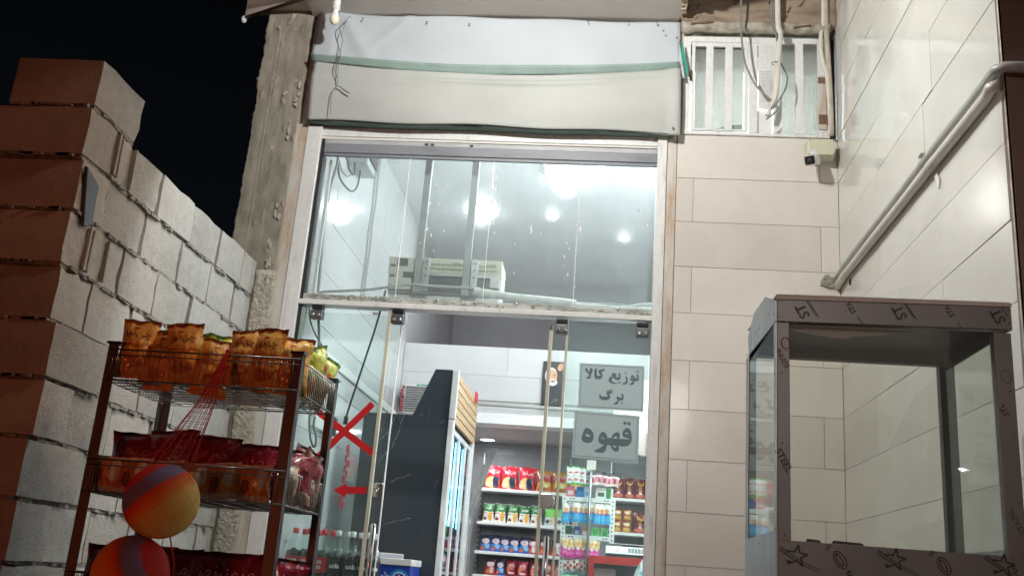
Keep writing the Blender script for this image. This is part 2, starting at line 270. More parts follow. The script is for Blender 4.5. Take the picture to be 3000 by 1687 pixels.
# ------------------------------------------------------------------ mesh building
class MB:
    def __init__(s): s.v = []; s.f = []; s.uv = None
    def box(s, x0, x1, y0, y1, z0, z1, j=0.0):
        b = len(s.v); q = lambda: R.uniform(-j, j) if j else 0.0
        for z in (z0, z1):
            for (x, y) in ((x0, y0), (x1, y0), (x1, y1), (x0, y1)): s.v.append((x+q(), y+q(), z+q()))
        s.f += [(b, b+3, b+2, b+1), (b+4, b+5, b+6, b+7), (b, b+1, b+5, b+4), (b+1, b+2, b+6, b+5), (b+2, b+3, b+7, b+6), (b+3, b, b+4, b+7)]
        return s
    def obox(s, c, ax, ay, az):
        """box round c with half-axis vectors"""
        b = len(s.v); c = Vector(c); ax = Vector(ax); ay = Vector(ay); az = Vector(az)
        for k in (-1, 1):
            for (i, j) in ((-1, -1), (1, -1), (1, 1), (-1, 1)): s.v.append(tuple(c+ax*i+ay*j+az*k))
        s.f += [(b, b+3, b+2, b+1), (b+4, b+5, b+6, b+7), (b, b+1, b+5, b+4), (b+1, b+2, b+6, b+5), (b+2, b+3, b+7, b+6), (b+3, b, b+4, b+7)]
        return s
    def prism(s, pts, d):
        """closed polygon pushed along d"""
        b = len(s.v); n = len(pts); d = Vector(d)
        for p in pts: s.v.append(tuple(p))
        for p in pts: s.v.append(tuple(Vector(p)+d))
        s.f += [tuple(range(b+n-1, b-1, -1)), tuple(range(b+n, b+2*n))]
        for i in range(n): j = (i+1) % n; s.f.append((b+i, b+j, b+n+j, b+n+i))
        return s
    def tube(s, pts, r, n=8, caps=True, closed=False):
        pts = [Vector(p) for p in pts]; b = len(s.v); N = len(pts); up = Vector((0.13, 0.21, 0.97)).normalized(); rr = r if isinstance(r, (list, tuple)) else [r]*N
        for i, p in enumerate(pts):
            if closed: t = pts[(i+1) % N]-pts[i-1]
            else: t = pts[min(i+1, N-1)]-pts[max(i-1, 0)]
            t = t.normalized() if t.length > 1e-9 else Vector((0, 0, 1))
            a = t.cross(up)
            if a.length < 0.15: a = t.cross(Vector((1, 0, 0)))
            a.normalize(); c = t.cross(a)
            for k in range(n):
                an = 2*math.pi*k/n; s.v.append(tuple(p+(a*math.cos(an)+c*math.sin(an))*rr[i]))
        for i in range(N if closed else N-1):
            j = (i+1) % N
            for k in range(n): l = (k+1) % n; s.f.append((b+i*n+k, b+i*n+l, b+j*n+l, b+j*n+k))
        if caps and not closed:
            s.f.append(tuple(b+k for k in range(n-1, -1, -1))); s.f.append(tuple(b+(N-1)*n+k for k in range(n)))
        return s
    def lathe(s, prof, c=(0, 0, 0), n=16, axis='z', caps=True):
        b = len(s.v); c = Vector(c)
        for (r, h) in prof:
            for k in range(n):
                a = 2*math.pi*k/n; p = (r*math.cos(a), r*math.sin(a), h)
                if axis == 'y': p = (p[0], p[2], p[1])
                if axis == 'x': p = (p[2], p[0], p[1])
                s.v.append(tuple(c+Vector(p)))
        for i in range(len(prof)-1):
            for k in range(n): l = (k+1) % n; s.f.append((b+i*n+k, b+i*n+l, b+(i+1)*n+l, b+(i+1)*n+k))
        if caps:
            s.f.append(tuple(b+k for k in range(n-1, -1, -1))); m = b+(len(prof)-1)*n; s.f.append(tuple(m+k for k in range(n)))
        return s
    def sheet(s, fn, nu, nv, thick=None):
        """fn(u, v) -> point; with thick (a vector) a second layer and rims"""
        b = len(s.v); L = (nu+1)*(nv+1)
        P = [Vector(fn(i/nu, j/nv)) for j in range(nv+1) for i in range(nu+1)]
        s.v += [tuple(p) for p in P]
        def g(o, flip):
            for j in range(nv):
                for i in range(nu):
                    q = (o+j*(nu+1)+i, o+j*(nu+1)+i+1, o+(j+1)*(nu+1)+i+1, o+(j+1)*(nu+1)+i); s.f.append(q[::-1] if flip else q)
        g(b, False)
        if thick is not None:
            T = Vector(thick); s.v += [tuple(p+T) for p in P]; g(b+L, True)
            rim = [i for i in range(nu+1)]+[j*(nu+1)+nu for j in range(1, nv+1)]+[nv*(nu+1)+i for i in range(nu-1, -1, -1)]+[j*(nu+1) for j in range(nv-1, 0, -1)]
            for i in range(len(rim)): a, c = rim[i], rim[(i+1) % len(rim)]; s.f.append((b+c, b+a, b+L+a, b+L+c))
        return s
    def build(s, name, mat, parent=None, smooth=False, bevel=0.0, seg=2, local=False, recalc=True):
        if parent is None or local: off = Vector((0, 0, 0))
        else:
            off = Vector((0, 0, 0)); p = parent
            while p is not None: off += p.location; p = p.parent
        if parent is None and not local:
            xs = [v[0] for v in s.v]; ys = [v[1] for v in s.v]; zs = [v[2] for v in s.v]
            off = Vector(((min(xs)+max(xs))/2, (min(ys)+max(ys))/2, min(zs)))
        me = bpy.data.meshes.new(name); me.from_pydata([tuple(Vector(v)-off) for v in s.v], [], s.f)
        if recalc:
            import bmesh
            bm = bmesh.new(); bm.from_mesh(me); bmesh.ops.recalc_face_normals(bm, faces=bm.faces); bm.to_mesh(me); bm.free()
        me.materials.append(M[mat] if isinstance(mat, str) else mat)
        if smooth: me.polygons.foreach_set('use_smooth', [True]*len(me.polygons))
        if s.uv:
            l = me.uv_layers.new(name='UVMap')
            for lp in me.loops: l.data[lp.index].uv = s.uv[lp.vertex_index]
        me.update()
        o = bpy.data.objects.new(name, me); col.objects.link(o)
        if parent is not None: o.parent = parent
        elif not local: o.location = off
        if bevel:
            b = o.modifiers.new('bevel', 'BEVEL'); b.width = bevel; b.segments = seg; b.limit_method = 'ANGLE'; b.angle_limit = math.radians(40)
        return o
def empty(name, loc, rz=0.0):
    o = bpy.data.objects.new(name, None); col.objects.link(o); o.location = loc; o.rotation_euler = (0, 0, rz); o.empty_display_size = 0.05; return o
LABELS = {}
def tag(o, label, cat, group=None):
    o['label'] = label; o['category'] = cat
    if group: o['group'] = group
    LABELS.setdefault(label, []).append(o.name); return o
def thing(name, loc, label, cat, group=None, rz=0.0): return tag(empty(name, loc, rz), label, cat, group)
def struct(o, kind='structure'): o['kind'] = kind; return o
def kids(o): return [c for c in bpy.data.objects if c.parent == o]
KID = {}
def dup(src, loc, rz=0.0, label=None, group=None, cat=None, scale=None, tilt=None):
    r = src.copy(); col.objects.link(r); r.location = loc; r.rotation_euler = (tilt[0] if tilt else 0, tilt[1] if tilt else 0, rz)
    if scale: r.scale = scale
    if label: r['label'] = label; LABELS.setdefault(label, []).append(r.name)
    if group: r['group'] = group
    if cat: r['category'] = cat
    if src.name not in KID: KID[src.name] = [(c, kids(c)) for c in kids(src)]
    for c, gs in KID[src.name]:
        d = c.copy(); col.objects.link(d); d.parent = r
        for g in gs: e = g.copy(); col.objects.link(e); e.parent = d
    return r
ORD = ['first', 'second', 'third', 'fourth', 'fifth', 'sixth', 'seventh', 'eighth', 'ninth', 'tenth', 'eleventh', 'twelfth', 'thirteenth', 'fourteenth']

# ------------------------------------------------------------------ lettering
PERSIAN = {'chee': '\uFEAF\uFEEE\uFE97\uFBFD\uFB7C', 'maz': '\uFEB0\uFEE3\uFEB0\uFEE3', 'lina': '\uFE8E\uFEE8\uFBFF\uFEDF'}
def text_geo(body, bold=0.0):
    c = bpy.data.curves.new('lettering', 'FONT'); c.body = body; c.offset = bold; c.resolution_u = 3
    o = bpy.data.objects.new('lettering', c); col.objects.link(o); bpy.context.view_layer.update()
    me = bpy.data.meshes.new_from_object(o.evaluated_get(bpy.context.evaluated_depsgraph_get()))
    v = [x.co.copy() for x in me.vertices]; f = [tuple(p.vertices) for p in me.polygons]
    bpy.data.objects.remove(o); bpy.data.curves.remove(c); bpy.data.meshes.remove(me)
    x0, x1 = min(p.x for p in v), max(p.x for p in v); y0, y1 = min(p.y for p in v), max(p.y for p in v)
    return [((p.x-(x0+x1)/2), (p.y-(y0+y1)/2)) for p in v], f, x1-x0, y1-y0
def raster(body, bold, rows):
    """the word as thin merged strips, so that overlapping strokes become one flat shape; bold = extra stroke in rows"""
    v, f, w, h = text_geo(body); c = h/rows; pad = int(bold)+2; nx, ny = int(w/c)+2*pad+1, rows+2*pad+1
    g = [bytearray(nx) for _ in range(ny)]
    for q in f:
        p = [((v[i][0]+w/2)/c+pad, (v[i][1]+h/2)/c+pad) for i in q]
        for j in range(max(0, int(min(y for _, y in p))), min(ny-1, int(max(y for _, y in p))+1)+1):
            yc = j+.5; xs = []
            for (ax, ay), (bx, by) in zip(p, p[1:]+p[:1]):
                if (ay <= yc) != (by <= yc): xs.append(ax+(yc-ay)*(bx-ax)/(by-ay))
            xs.sort()
            for a_, b_ in zip(xs[::2], xs[1::2]):
                for i in range(max(0, math.ceil(a_-.5)), min(nx-1, math.floor(b_-.5))+1): g[j][i] = 1
    if bold:
        off = [(dx, dy) for dx in range(-pad, pad+1) for dy in range(-pad, pad+1) if dx*dx+dy*dy <= bold*bold]
        o = [bytearray(nx) for _ in range(ny)]
        for j in range(ny):
            for i in range(nx):
                if g[j][i]:
                    for dx, dy in off:
                        if 0 <= i+dx < nx and 0 <= j+dy < ny: o[j+dy][i+dx] = 1
        g = o
    V, F = [], []
    for j in range(ny):
        i = 0
        while i < nx:
            if g[j][i]:
                k = i
                while k < nx and g[j][k]: k += 1
                n = len(V); steps = max(1, (k-i)//6); xs = [i+(k-i)*t/steps for t in range(steps+1)]
                for x in xs: V.append(((x-nx/2)*c, (j-ny/2)*c)); V.append(((x-nx/2)*c, (j+1-ny/2)*c))
                for t in range(steps): F.append((n+2*t, n+2*t+2, n+2*t+3, n+2*t+1))
                i = k
            else: i += 1
    return V, F, w, h
RAST = {}
def letter(body, mat, parent, centre, xd, yd, width=None, height=None, bold=0.0, rot=0.0, name='lettering', fn=None, local=False, rows=26):
    """flat letters round centre, x along xd and y along yd; fn(x, y) may bend them onto a surface"""
    br_ = round(bold*rows); key = (body, br_, rows)
    if key not in RAST: RAST[key] = raster(body, br_, rows)
    v, f, w, h = RAST[key]; k = width/w if width else height/h
    ca, sa = math.cos(rot), math.sin(rot); mb = MB(); c = Vector(centre); xd = Vector(xd); yd = Vector(yd)
    for (x, y) in v:
        x, y = x*k, y*k; x, y = x*ca-y*sa, x*sa+y*ca
        mb.v.append(tuple(fn(x, y)) if fn else tuple(c+xd*x+yd*y))
    mb.f = list(f)
    return mb.build(name, mat, parent, recalc=False, local=local)

def written(polys, holes, fr, Y, mat, parent, cell=7):
    """hand drawn word: outlines (and holes) of its strokes, merged into one flat shape on the plane y = Y"""
    allp = [p for q in polys for p in q]; x0, y0 = min(p[0] for p in allp), min(p[1] for p in allp)
    nx, ny = int((max(p[0] for p in allp)-x0)/cell)+2, int((max(p[1] for p in allp)-y0)/cell)+2
    g = [bytearray(nx) for _ in range(ny)]
    for val, group in ((1, polys), (0, holes)):
        for p in group:
            for j in range(ny):
                yc = y0+(j+.5)*cell; xs = []
                for (ax, ay), (bx, by) in zip(p, p[1:]+p[:1]):
                    if (ay <= yc) != (by <= yc): xs.append(ax+(yc-ay)*(bx-ax)/(by-ay))
                xs.sort()
                for a_, b_ in zip(xs[::2], xs[1::2]):
                    for i in range(nx):
                        if a_ <= x0+(i+.5)*cell < b_: g[j][i] = val
    mb = MB()
    for j in range(ny):
        i = 0
        while i < nx:
            if g[j][i]:
                k = i
                while k < nx and g[j][k]: k += 1
                n = len(mb.v)
                for (u, v) in ((i, j+1), (k, j+1), (k, j), (i, j)): mb.v.append(tuple(FY(fr(x0+u*cell, y0+v*cell), Y)))
                mb.f.append((n, n+1, n+2, n+3)); i = k
            else: i += 1
    return mb.build('lettering', mat, parent, recalc=False)
W_COFFEE = ([[(385,535),(440,535),(500,565),(550,615),(585,680),(590,760),(575,840),(530,890),(460,912),(380,905),(320,875),(290,820),(288,760),(310,690),(340,610)],
  [(1345,590),(1385,545),(1430,535),(1480,555),(1520,620),(1543,720),(1543,830),(1525,900),(1480,955),(1420,990),(1330,998),(1220,985),(1215,810),(1470,815),(1475,795),(1400,785),(1330,760),(1305,700),(1310,640)],
  [(930,780),(1000,780),(1100,800),(1225,808),(1225,990),(1000,962),(850,955),(800,940),(900,850)],
  [(1030,780),(1060,720),(1110,665),(1165,640),(1215,650),(1245,690),(1250,735),(1225,805),(1180,812),(1040,800)],
  [(1005,960),(1030,1040),(1080,1100),(1130,1128),(1185,1125),(1220,1085),(1225,1040),(1205,985),(1100,960)],
  [(705,800),(730,720),(765,660),(810,632),(850,635),(895,670),(925,730),(935,785),(940,960),(915,980),(905,1040),(880,1100),(840,1155),(760,1150),(625,1135),(600,1115),(615,1095),(720,1045),(800,1000),(850,955),(780,940),(725,900),(702,850)],
  [(1322,415),(1375,368),(1420,410),(1375,470)], [(1420,425),(1475,380),(1528,435),(1475,482)]],
 [[(400,675),(450,690),(510,735),(500,758),(420,752),(385,725)], [(1375,650),(1420,650),(1455,675),(1450,692),(1385,685)], [(1080,795),(1110,755),(1150,745),(1178,765),(1170,800),(1120,800)],
  [(1068,972),(1120,975),(1155,990),(1150,1030),(1110,1025),(1080,1000)], [(770,770),(810,768),(855,790),(850,808),(790,803)]], zoomed(1670, 1190, 8.523))
W_GOODS = ([[(245,238),(285,285),(330,350),(345,320),(340,275),(395,240),(420,290),(420,330),(390,400),(375,430),(382,480),(370,520),(330,535),(250,530),(265,490),(310,450),(325,430),(280,370),(235,345),(210,295)],
  [(460,290),(530,245),(530,455),(615,450),(630,440),(575,370),(570,340),(590,300),(740,265),(725,330),(650,350),(680,410),(680,470),(660,520),(610,545),(510,542),(470,510),(460,460)],
  [(915,430),(940,390),(980,378),(1025,385),(1050,430),(1045,460),(1025,485),(1085,490),(1120,480),(1115,450),(1085,415),(1135,378),(1160,430),(1165,500),(1150,550),(1100,572),(1040,565),(1000,540),(975,500),(940,520),(925,560),(935,600),(975,630),(1055,640),(1050,660),(990,672),(910,655),(855,620),(838,570),(850,515),(885,485),(935,475)],
  [(1075,635),(1100,612),(1122,633),(1145,612),(1170,635),(1148,662),(1122,640),(1100,660)],
  [(1310,460),(1340,500),(1357,560),(1350,620),(1320,680),(1290,690),(1190,680),(1215,655),(1280,625),(1310,585),(1310,555),(1280,510)], [(1262,385),(1295,352),(1328,385),(1295,418)],
  [(1425,500),(1440,455),(1475,438),(1510,445),(1530,480),(1535,510),(1590,515),(1605,500),(1570,450),(1612,400),(1642,460),(1645,540),(1630,590),(1590,600),(1530,598),(1525,640),(1500,695),(1440,695),(1375,685),(1390,665),(1450,640),(1490,600),(1440,590),(1422,560)],
  [(1558,345),(1582,322),(1606,340),(1632,322),(1656,347),(1630,368),(1606,350),(1582,366)]], [[(320,485),(345,463),(355,475),(350,492)], [(1450,510),(1475,502),(1490,515),(1465,525)]], zoomed(1690, 1050, 9.057))
W_LEAF = ([[(590,1010),(600,960),(628,930),(632,970),(650,1000),(700,1005),(820,1000),(825,990),(785,945),(785,900),(800,880),(945,850),(940,910),(865,930),(885,980),(880,1040),(850,1085),(790,1102),(700,1100),(630,1080),(600,1045)], [(790,855),(945,815),(945,835),(795,872)],
  [(1045,1040),(1080,985),(1105,1020),(1190,1028),(1200,1015),(1165,965),(1210,920),(1238,970),(1240,1050),(1225,1095),(1180,1112),(1120,1110),(1110,1150),(1080,1210),(1045,1215),(950,1205),(965,1190),(1040,1155),(1080,1110),(1060,1070)], [(1160,1178),(1188,1152),(1216,1178),(1188,1205)]], [], zoomed(1690, 1050, 9.057))

# ------------------------------------------------------------------ the setting: ground, shop room
struct(MB().box(-60, 60, -60, 4.70, -0.2, 0.0).build('ground', 'pavement'))
struct(MB().box(-1.75, 1.2, 4.70, 9.3, 0.0, 0.15).build('shop_floor', 'floor'))
XL, XR, CZ = -1.65, 1.14, 4.07
def tiled(mb, axis, plane, out, a0, a1, z0, z1, joints, rows, gap=0.0022, thick=0.008, tilt=0.0015):
    """tiles on a wall: axis 'x' runs along X at y=plane, 'y' along Y at x=plane; out = direction the tiles stand proud"""
    zs = [z0]+[r for r in rows if z0+0.01 < r < z1-0.01]+[z1]
    for i in range(len(zs)-1):
        js = [a0]+[j for j in joints(i, zs[i]) if a0+0.015 < j < a1-0.015]+[a1]
        for k in range(len(js)-1):
            lo, hi, b, t = js[k]+gap/2, js[k+1]-gap/2, zs[i]+gap/2, zs[i+1]-gap/2
            d = [out*(thick+R.uniform(-tilt, tilt)) for _ in range(4)]
            n = len(mb.v)
            for (a, z, e) in ((lo, b, d[0]), (hi, b, d[1]), (hi, t, d[2]), (lo, t, d[3])):
                mb.v.append((a, plane+e, z) if axis == 'x' else (plane+e, a, z))
            for (a, z) in ((lo, b), (hi, b), (hi, t), (lo, t)):
                mb.v.append((a, plane, z) if axis == 'x' else (plane, a, z))
            mb.f += [(n, n+1, n+2, n+3)]+[(n+q, n+4+q, n+4+(q+1) % 4, n+(q+1) % 4) for q in range(4)]
    return mb
ROWS = [3.362-0.2485*k for k in range(-4, 15)][::-1]
# left wall of the room: big white tiles on a core
w = tag(MB().box(XL-0.2, XL-0.009, 5.0, 10.2, 0.15, 4.3).build('shop_wall', 'side_grout'), 'inner shop wall of white glossy tiles behind the left glass pane', 'wall')
tiled(MB(), 'y', XL-0.009, 1, 5.0, 7.63, 0.15, CZ, lambda i, z: [5.0+0.3*(i % 3)+0.9*k for k in range(4)], [0.15+0.302*k for k in range(14)]).build('tile_facing', 'room_tile', w)
MB().box(XL, XL+0.012, 5.35, 7.6, 2.395, 2.45).build('wall_trunking', 'white_plastic', w, bevel=0.004)
w = tag(MB().box(XR, XR+0.02, 5.0, 10.2, 0.15, 4.3).build('shop_wall', 'room_tile'), 'inner shop wall on the right behind the tiled pier', 'wall')
# parapet of the mezzanine: white tile band, pipe, white header beam
w = tag(MB().box(XL, XR, 7.64, 7.80, 2.60, 3.02).build('mezzanine_parapet', 'grout'), 'white tiled parapet of the mezzanine above the snack shelves', 'wall')
tiled(MB(), 'x', 7.64, -1, XL, XR, 2.60, 3.035, lambda i, z: [XL+0.5+0.35*(i % 2)+0.7*k for k in range(5)], [2.80]).build('tile_facing', 'parapet_tile', w)
MB().box(XL, XR, 7.60, 7.80, 2.41, 2.488).build('header_beam', 'white_plastic', w, bevel=0.006)
MB().box(XL, XR, 7.66, 7.80, 2.488, 2.60).build('header_face', 'white_plastic', w)
MB().tube([(XL, 7.60, 2.565), (XR, 7.60, 2.548)], 0.016, 10).build('header_pipe', 'grey_pvc', w, smooth=True)
struct(MB().box(XL-0.2, XR+0.2, 4.98, 10.2, CZ, CZ+0.1).build('shop_ceiling', 'ceiling'))
struct(MB().box(XL, XR, 7.80, 9.9, 2.44, 2.50).build('lower_ceiling', 'low_ceiling'))
tag(MB().box(XL, XR, 9.9, 10.0, 2.50, CZ).build('mezzanine_wall', 'mezz'), 'grey painted wall at the back of the mezzanine', 'wall')
tag(MB().box(XL-.008, XL, 7.64, 9.9, 2.44, CZ).build('mezzanine_wall', 'mezz'), 'grey painted side wall of the mezzanine beyond the white tiles', 'wall')
bw = tag(MB().box(XL, XR, 8.98, 9.08, 0.15, 2.44).build('back_wall', 'grout'), 'tiled back wall behind the snack shelves', 'wall')
tiled(MB(), 'x', 8.98, -1, XL, XR, 0.15, 2.44, lambda i, z: [XL+0.2+0.3*(i % 2)+0.6*k for k in range(6)], [0.15+0.3*k for k in range(9)]).build('tile_facing', plain('grey_back_tile', (0.25, 0.25, 0.26, 1), 0.35, var=0.1), bw)

# ------------------------------------------------------------------ cement block wall on the left
WX = -1.902
def block_wall():
    root = thing('block_wall', (WX-0.17, 3.9, 0.0), 'unfinished cement block wall receding to the concrete column', 'wall')
    tops = [2.981-0.2005*k for k in range(16)]
    blocks, mort = MB(), MB()
    def blk(x0, x1, y0, y1, z0, z1):
        # block with slightly swollen, uneven faces
        jx = R.uniform(-0.006, 0.005); jy = R.uniform(-0.003, 0.003); n = len(blocks.v); nx, ny, nz = 3, 4, 3
        xs, ys, zs = [x0+(x1-x0)*i/nx for i in range(nx+1)], [y0+(y1-y0)*i/ny for i in range(ny+1)], [z0+(z1-z0)*i/nz for i in range(nz+1)]
        idx = {}
        for i, x in enumerate(xs):
            for j, y in enumerate(ys):
                for k, z in enumerate(zs):
                    if i in (0, nx) or j in (0, ny) or k in (0, nz):
                        e = 0.0035
                        p = Vector((x, y, z)); d = noise.noise_vector(p*23)*e+noise.noise_vector(p*61)*e*0.6
                        cs = (i in (0, nx))+(j in (0, ny))+(k in (0, nz))
                        if cs >= 2:
                            c = Vector(((x0+x1)/2, (y0+y1)/2, (z0+z1)/2)); d += (c-p).normalized()*(0.005+0.018*max(0, noise.noise(p*31)))
                        idx[i, j, k] = len(blocks.v); blocks.v.append(tuple(p+d+Vector((jx, jy, 0))))
        for (A, B, fix) in (('j', 'k', 'i'), ('i', 'k', 'j'), ('i', 'j', 'k')):
            N = {'i': nx, 'j': ny, 'k': nz}
            for side in (0, N[fix]):
                for a in range(N[A]):
                    for b in range(N[B]):
                        q = []
                        for (da, db) in ((0, 0), (1, 0), (1, 1), (0, 1)):
                            d = {fix: side, A: a+da, B: b+db}; q.append(idx[d['i'], d['j'], d['k']])
                        blocks.f.append(tuple(q))
    cuts2 = [3.262, 3.41, 3.665, 4.01, 4.33, 4.65, 4.84]
    for k, zt in enumerate(tops):
        z0, z1 = zt-0.2005+0.012, zt
        yf = 3.06+[0.0, -0.008, 0.006, 0.0, 0.018, 0.008, 0.02, 0.0, 0.012, -0.01, 0.02, 0, 0.01, 0, 0, 0][k]
        ye = 3.405 if k == 0 else 4.842
        cuts = [3.395] if k == 0 else (cuts2 if k == 1 else [yf+(0.40 if k % 2 else 0.22)+0.335*i+R.uniform(-0.02, 0.02) for i in range(6)]+[4.842])
        ys = [yf]+[c for c in cuts if yf+0.08 < c < ye-0.05]+[ye]
        xl = -2.245 if k == 0 else WX-0.37
        for a, b in zip(ys[:-1], ys[1:]):
            blk(xl, WX+R.uniform(-0.004, 0.004)+(R.uniform(.022, .034) if k >= 5 and a < yf+.01 else 0) if k else WX, a+0.004, b-0.004, z0, z1)
        # mortar bed, set back, with squeezed lumps
        mort.box(xl+0.02, WX-0.012, yf+0.02, ye-0.012, z0-0.0135, z0+0.004)
        mort.box(xl+0.02, WX-0.022, yf+0.05, ye-0.01, z0+0.02, z1-0.02)
        n = int((ye-yf)/0.035)
        for i in range(n):
            if R.random() < 0.55:
                y = yf+R.uniform(0.03, ye-yf-0.03); l = R.uniform(0.008, 0.035); h = R.uniform(0.003, 0.008)
                mort.obox((WX-0.006+R.uniform(-0.003, 0.004), y, z0-0.006+R.uniform(-0.006, 0.002)), (0.008, R.uniform(-0.002, 0.002), 0), (0, l, R.uniform(-0.003, 0.003)), (0, 0, h))
        for i in range(8):
            mort.obox((R.uniform(xl+0.03, WX-0.03), yf+0.006, z0-0.006), (R.uniform(0.01, 0.03), 0, 0.001), (0, 0.010, 0), (0, 0, R.uniform(0.003, 0.007)))
    b = blocks.build('brickwork', 'block', root, smooth=True)
    e = b.modifiers.new('split', 'EDGE_SPLIT'); e.split_angle = math.radians(50)
    mort.build('mortar', 'mortar', root)
    # open-ended blocks turned sideways: raised rims of their cells
    rims = MB()
    for (y0, y1, z0, z1) in ((3.255, 3.405, 2.60, 2.765), (3.19, 3.345, 2.20, 2.36)):
        for (a, b_, c, d) in ((y0, y0+0.014, z0, z1), (y0+0.026, y0+0.038, z0, z1), (y1-0.012, y1, z0, z1)):
            rims.box(WX-0.004, WX+0.012, a, b_, c, d, 0.0015)
    rims.build('cell_rim', 'block', root, bevel=0.002)
    return root
block_wall()
tag(MB().prism([FX(z1(420, 830), WX+0.001), FX(z1(400, 1130), WX+0.001), FX(z1(443, 1125), WX+0.001), FX(z1(478, 930), WX+0.001)], (0.014, 0, 0)).build('steel_plate', plain('black_plate', (0.03, 0.028, 0.03, 1), 0.5), bevel=0.003), 'black steel plate wedged in the side of the block wall', 'plate')

# ------------------------------------------------------------------ concrete column with jagged edge
def column():
    root = thing('concrete_column', (-1.93, 4.97, 0.0), 'rough bare concrete column between the block wall and shop front', 'column')
    def face(u, v):
        z = v*4.36; x = -2.062+0.262*u
        e = 0.0
        if u < 0.01: x += 0.010*noise.noise(Vector((0, 1.3, z*38)))+0.012*noise.noise(Vector((0, 0.3, z*9)))
        y = 4.850+0.006*noise.noise(Vector((x*20, 0, z*9)))
        for (ux, dep) in ((0.29, 0.008), (0.37, .004), (0.58, 0.007)):   # shuttering ridges
            y -= dep*math.exp(-((u-ux-0.006*noise.noise(Vector((ux, 0, z*1.1))))/0.010)**2)*(0.55+0.6*noise.noise(Vector((ux*9, 1, z*14))))
        if 2.0 < z < 4.3:                                   # chips and drips of mortar
            y -= 0.012*max(0, noise.noise(Vector((x*34+5, 0.7, z*26)))-0.42)*3
        return (x, y, z)
    MB().sheet(face, 44, 300, (0, 0.26, 0)).build('column_shaft', 'concrete', root, smooth=True, recalc=True)
    MB().sheet(lambda u, v: (-1.90+0.11*u, 4.842+0.006*noise.noise(Vector((u*6, v*30, 2))), 2.74*v), 8, 60, (0, 0.007, 0)).build('rendered_foot', plain('sand_render', (0.46, 0.42, 0.35, 1), 0.95, var=0.25, scale=30, bump=1.0, bscale=55, bdist=0.02), root, smooth=True)
    lump_m = plain('lump', (0.47, 0.41, 0.335, 1), 0.95, var=.2, scale=60, bump=.6, bscale=90)
    def flake(p, w, h):
        n = 15; ph = R.uniform(0, 6); pts = []
        for k in range(n):
            a = 2*math.pi*k/n; q = .62+.5*noise.noise(Vector((math.cos(a)*1.7+ph, math.sin(a)*1.7, ph)))+R.uniform(-.12, .12)
            pts.append((p.x+w*q*math.cos(a), p.y+.0015, p.z+h*q*math.sin(a)))
        MB().prism(pts, (0, -.0045, 0)).build('mortar_lump', lump_m, root, bevel=.002)
    for (px, py, s) in ((515, 160, .024), (380, 258, .014), (475, 225, .007), (440, 885, .020), (430, 960, .014), (700, 640, .014), (640, 830, .013)):
        flake(FY(z3(px, py), 4.843), s, s*1.2)
    for i in range(15):
        flake(Vector((-1.80-R.uniform(0.004, 0.05), 4.842, R.uniform(2.75, 3.9))), R.uniform(.008, .020), R.uniform(.012, .040))
column()

# ------------------------------------------------------------------ canopy, bare beam, tarpaulin
def canopy():
    root = thing('canopy', (-0.8, 4.2, 4.30), 'cream canopy soffit jutting out above the tarpaulin with broken right end', 'canopy')
    pts = [(-1.80, 4.86, 4.302), (-1.80, 4.55, 4.302), (-1.80, 3.1, 4.302), (0.30, 3.1, 4.302)]
    right = []
    for i in range(24):
        y = 3.1+(4.80-3.1)*i/23; right.append((0.315+R.uniform(-0.018, 0.012), y, 4.302))
    right.append((0.30, 4.86, 4.302))
    MB().prism(pts+right[1:], (0, 0, 0.10)).build('soffit_board', 'soffit', root)
    MB().prism([(-.815, 3.125, 3.40), (-.815, 2.45, 3.40), (-.815, 2.45, 4.30), (-.815, 3.125, 4.30)], (.015, 0, 0)).build('light_blocker', 'soffit', root)  # unseen board added to keep the flood off the near blocks
    crumbs = MB()
    for i in range(70):
        y = R.uniform(4.35, 4.84); s = R.uniform(.004, .014)
        crumbs.obox((0.315+R.uniform(-.012, .014), y, 4.302+R.uniform(0, .05)), (s, R.uniform(-s, s), 0), (0, s, R.uniform(-s, s)*.5), (0, 0, s))
    crumbs.build('broken_edge', plain('gypsum', (0.50, 0.41, 0.31, 1), 0.95, var=.3, scale=60), root)
    a, b = Vector((-2.234, 4.896, 4.30)), Vector((-1.817, 4.686, 4.30)); d = (b-a).normalized(); b2 = a+d*1.2; n = Vector((d.y, -d.x, 0))
    MB().prism([a+Vector((0, 0, .015)), b2+Vector((0, 0, .015)), b2+Vector((0, 0, .5)), a+Vector((0, 0, .5))], n*-0.02).build('side_fascia', 'soffit', root, bevel=.004)
    MB().tube([a-d*0.02+Vector((0, 0, .004)), b2+Vector((0, 0, .004))], 0.011, 8).build('edge_rod', 'brown_paint', root, smooth=True)
    MB().lathe([(0.0, -.028), (0.013, -.022), (0.017, -.008), (0.017, .006), (0.010, .016)], a+Vector((0, 0, .0)), 12).build('rod_cap', 'white_plastic', root, smooth=True)
    MB().prism([(-2.2, 4.90, 4.33), (-1.80, 4.70, 4.33), (-1.80, 4.90, 4.33)], (0, 0, .03)).build('corner_board', 'soffit', root)
canopy()
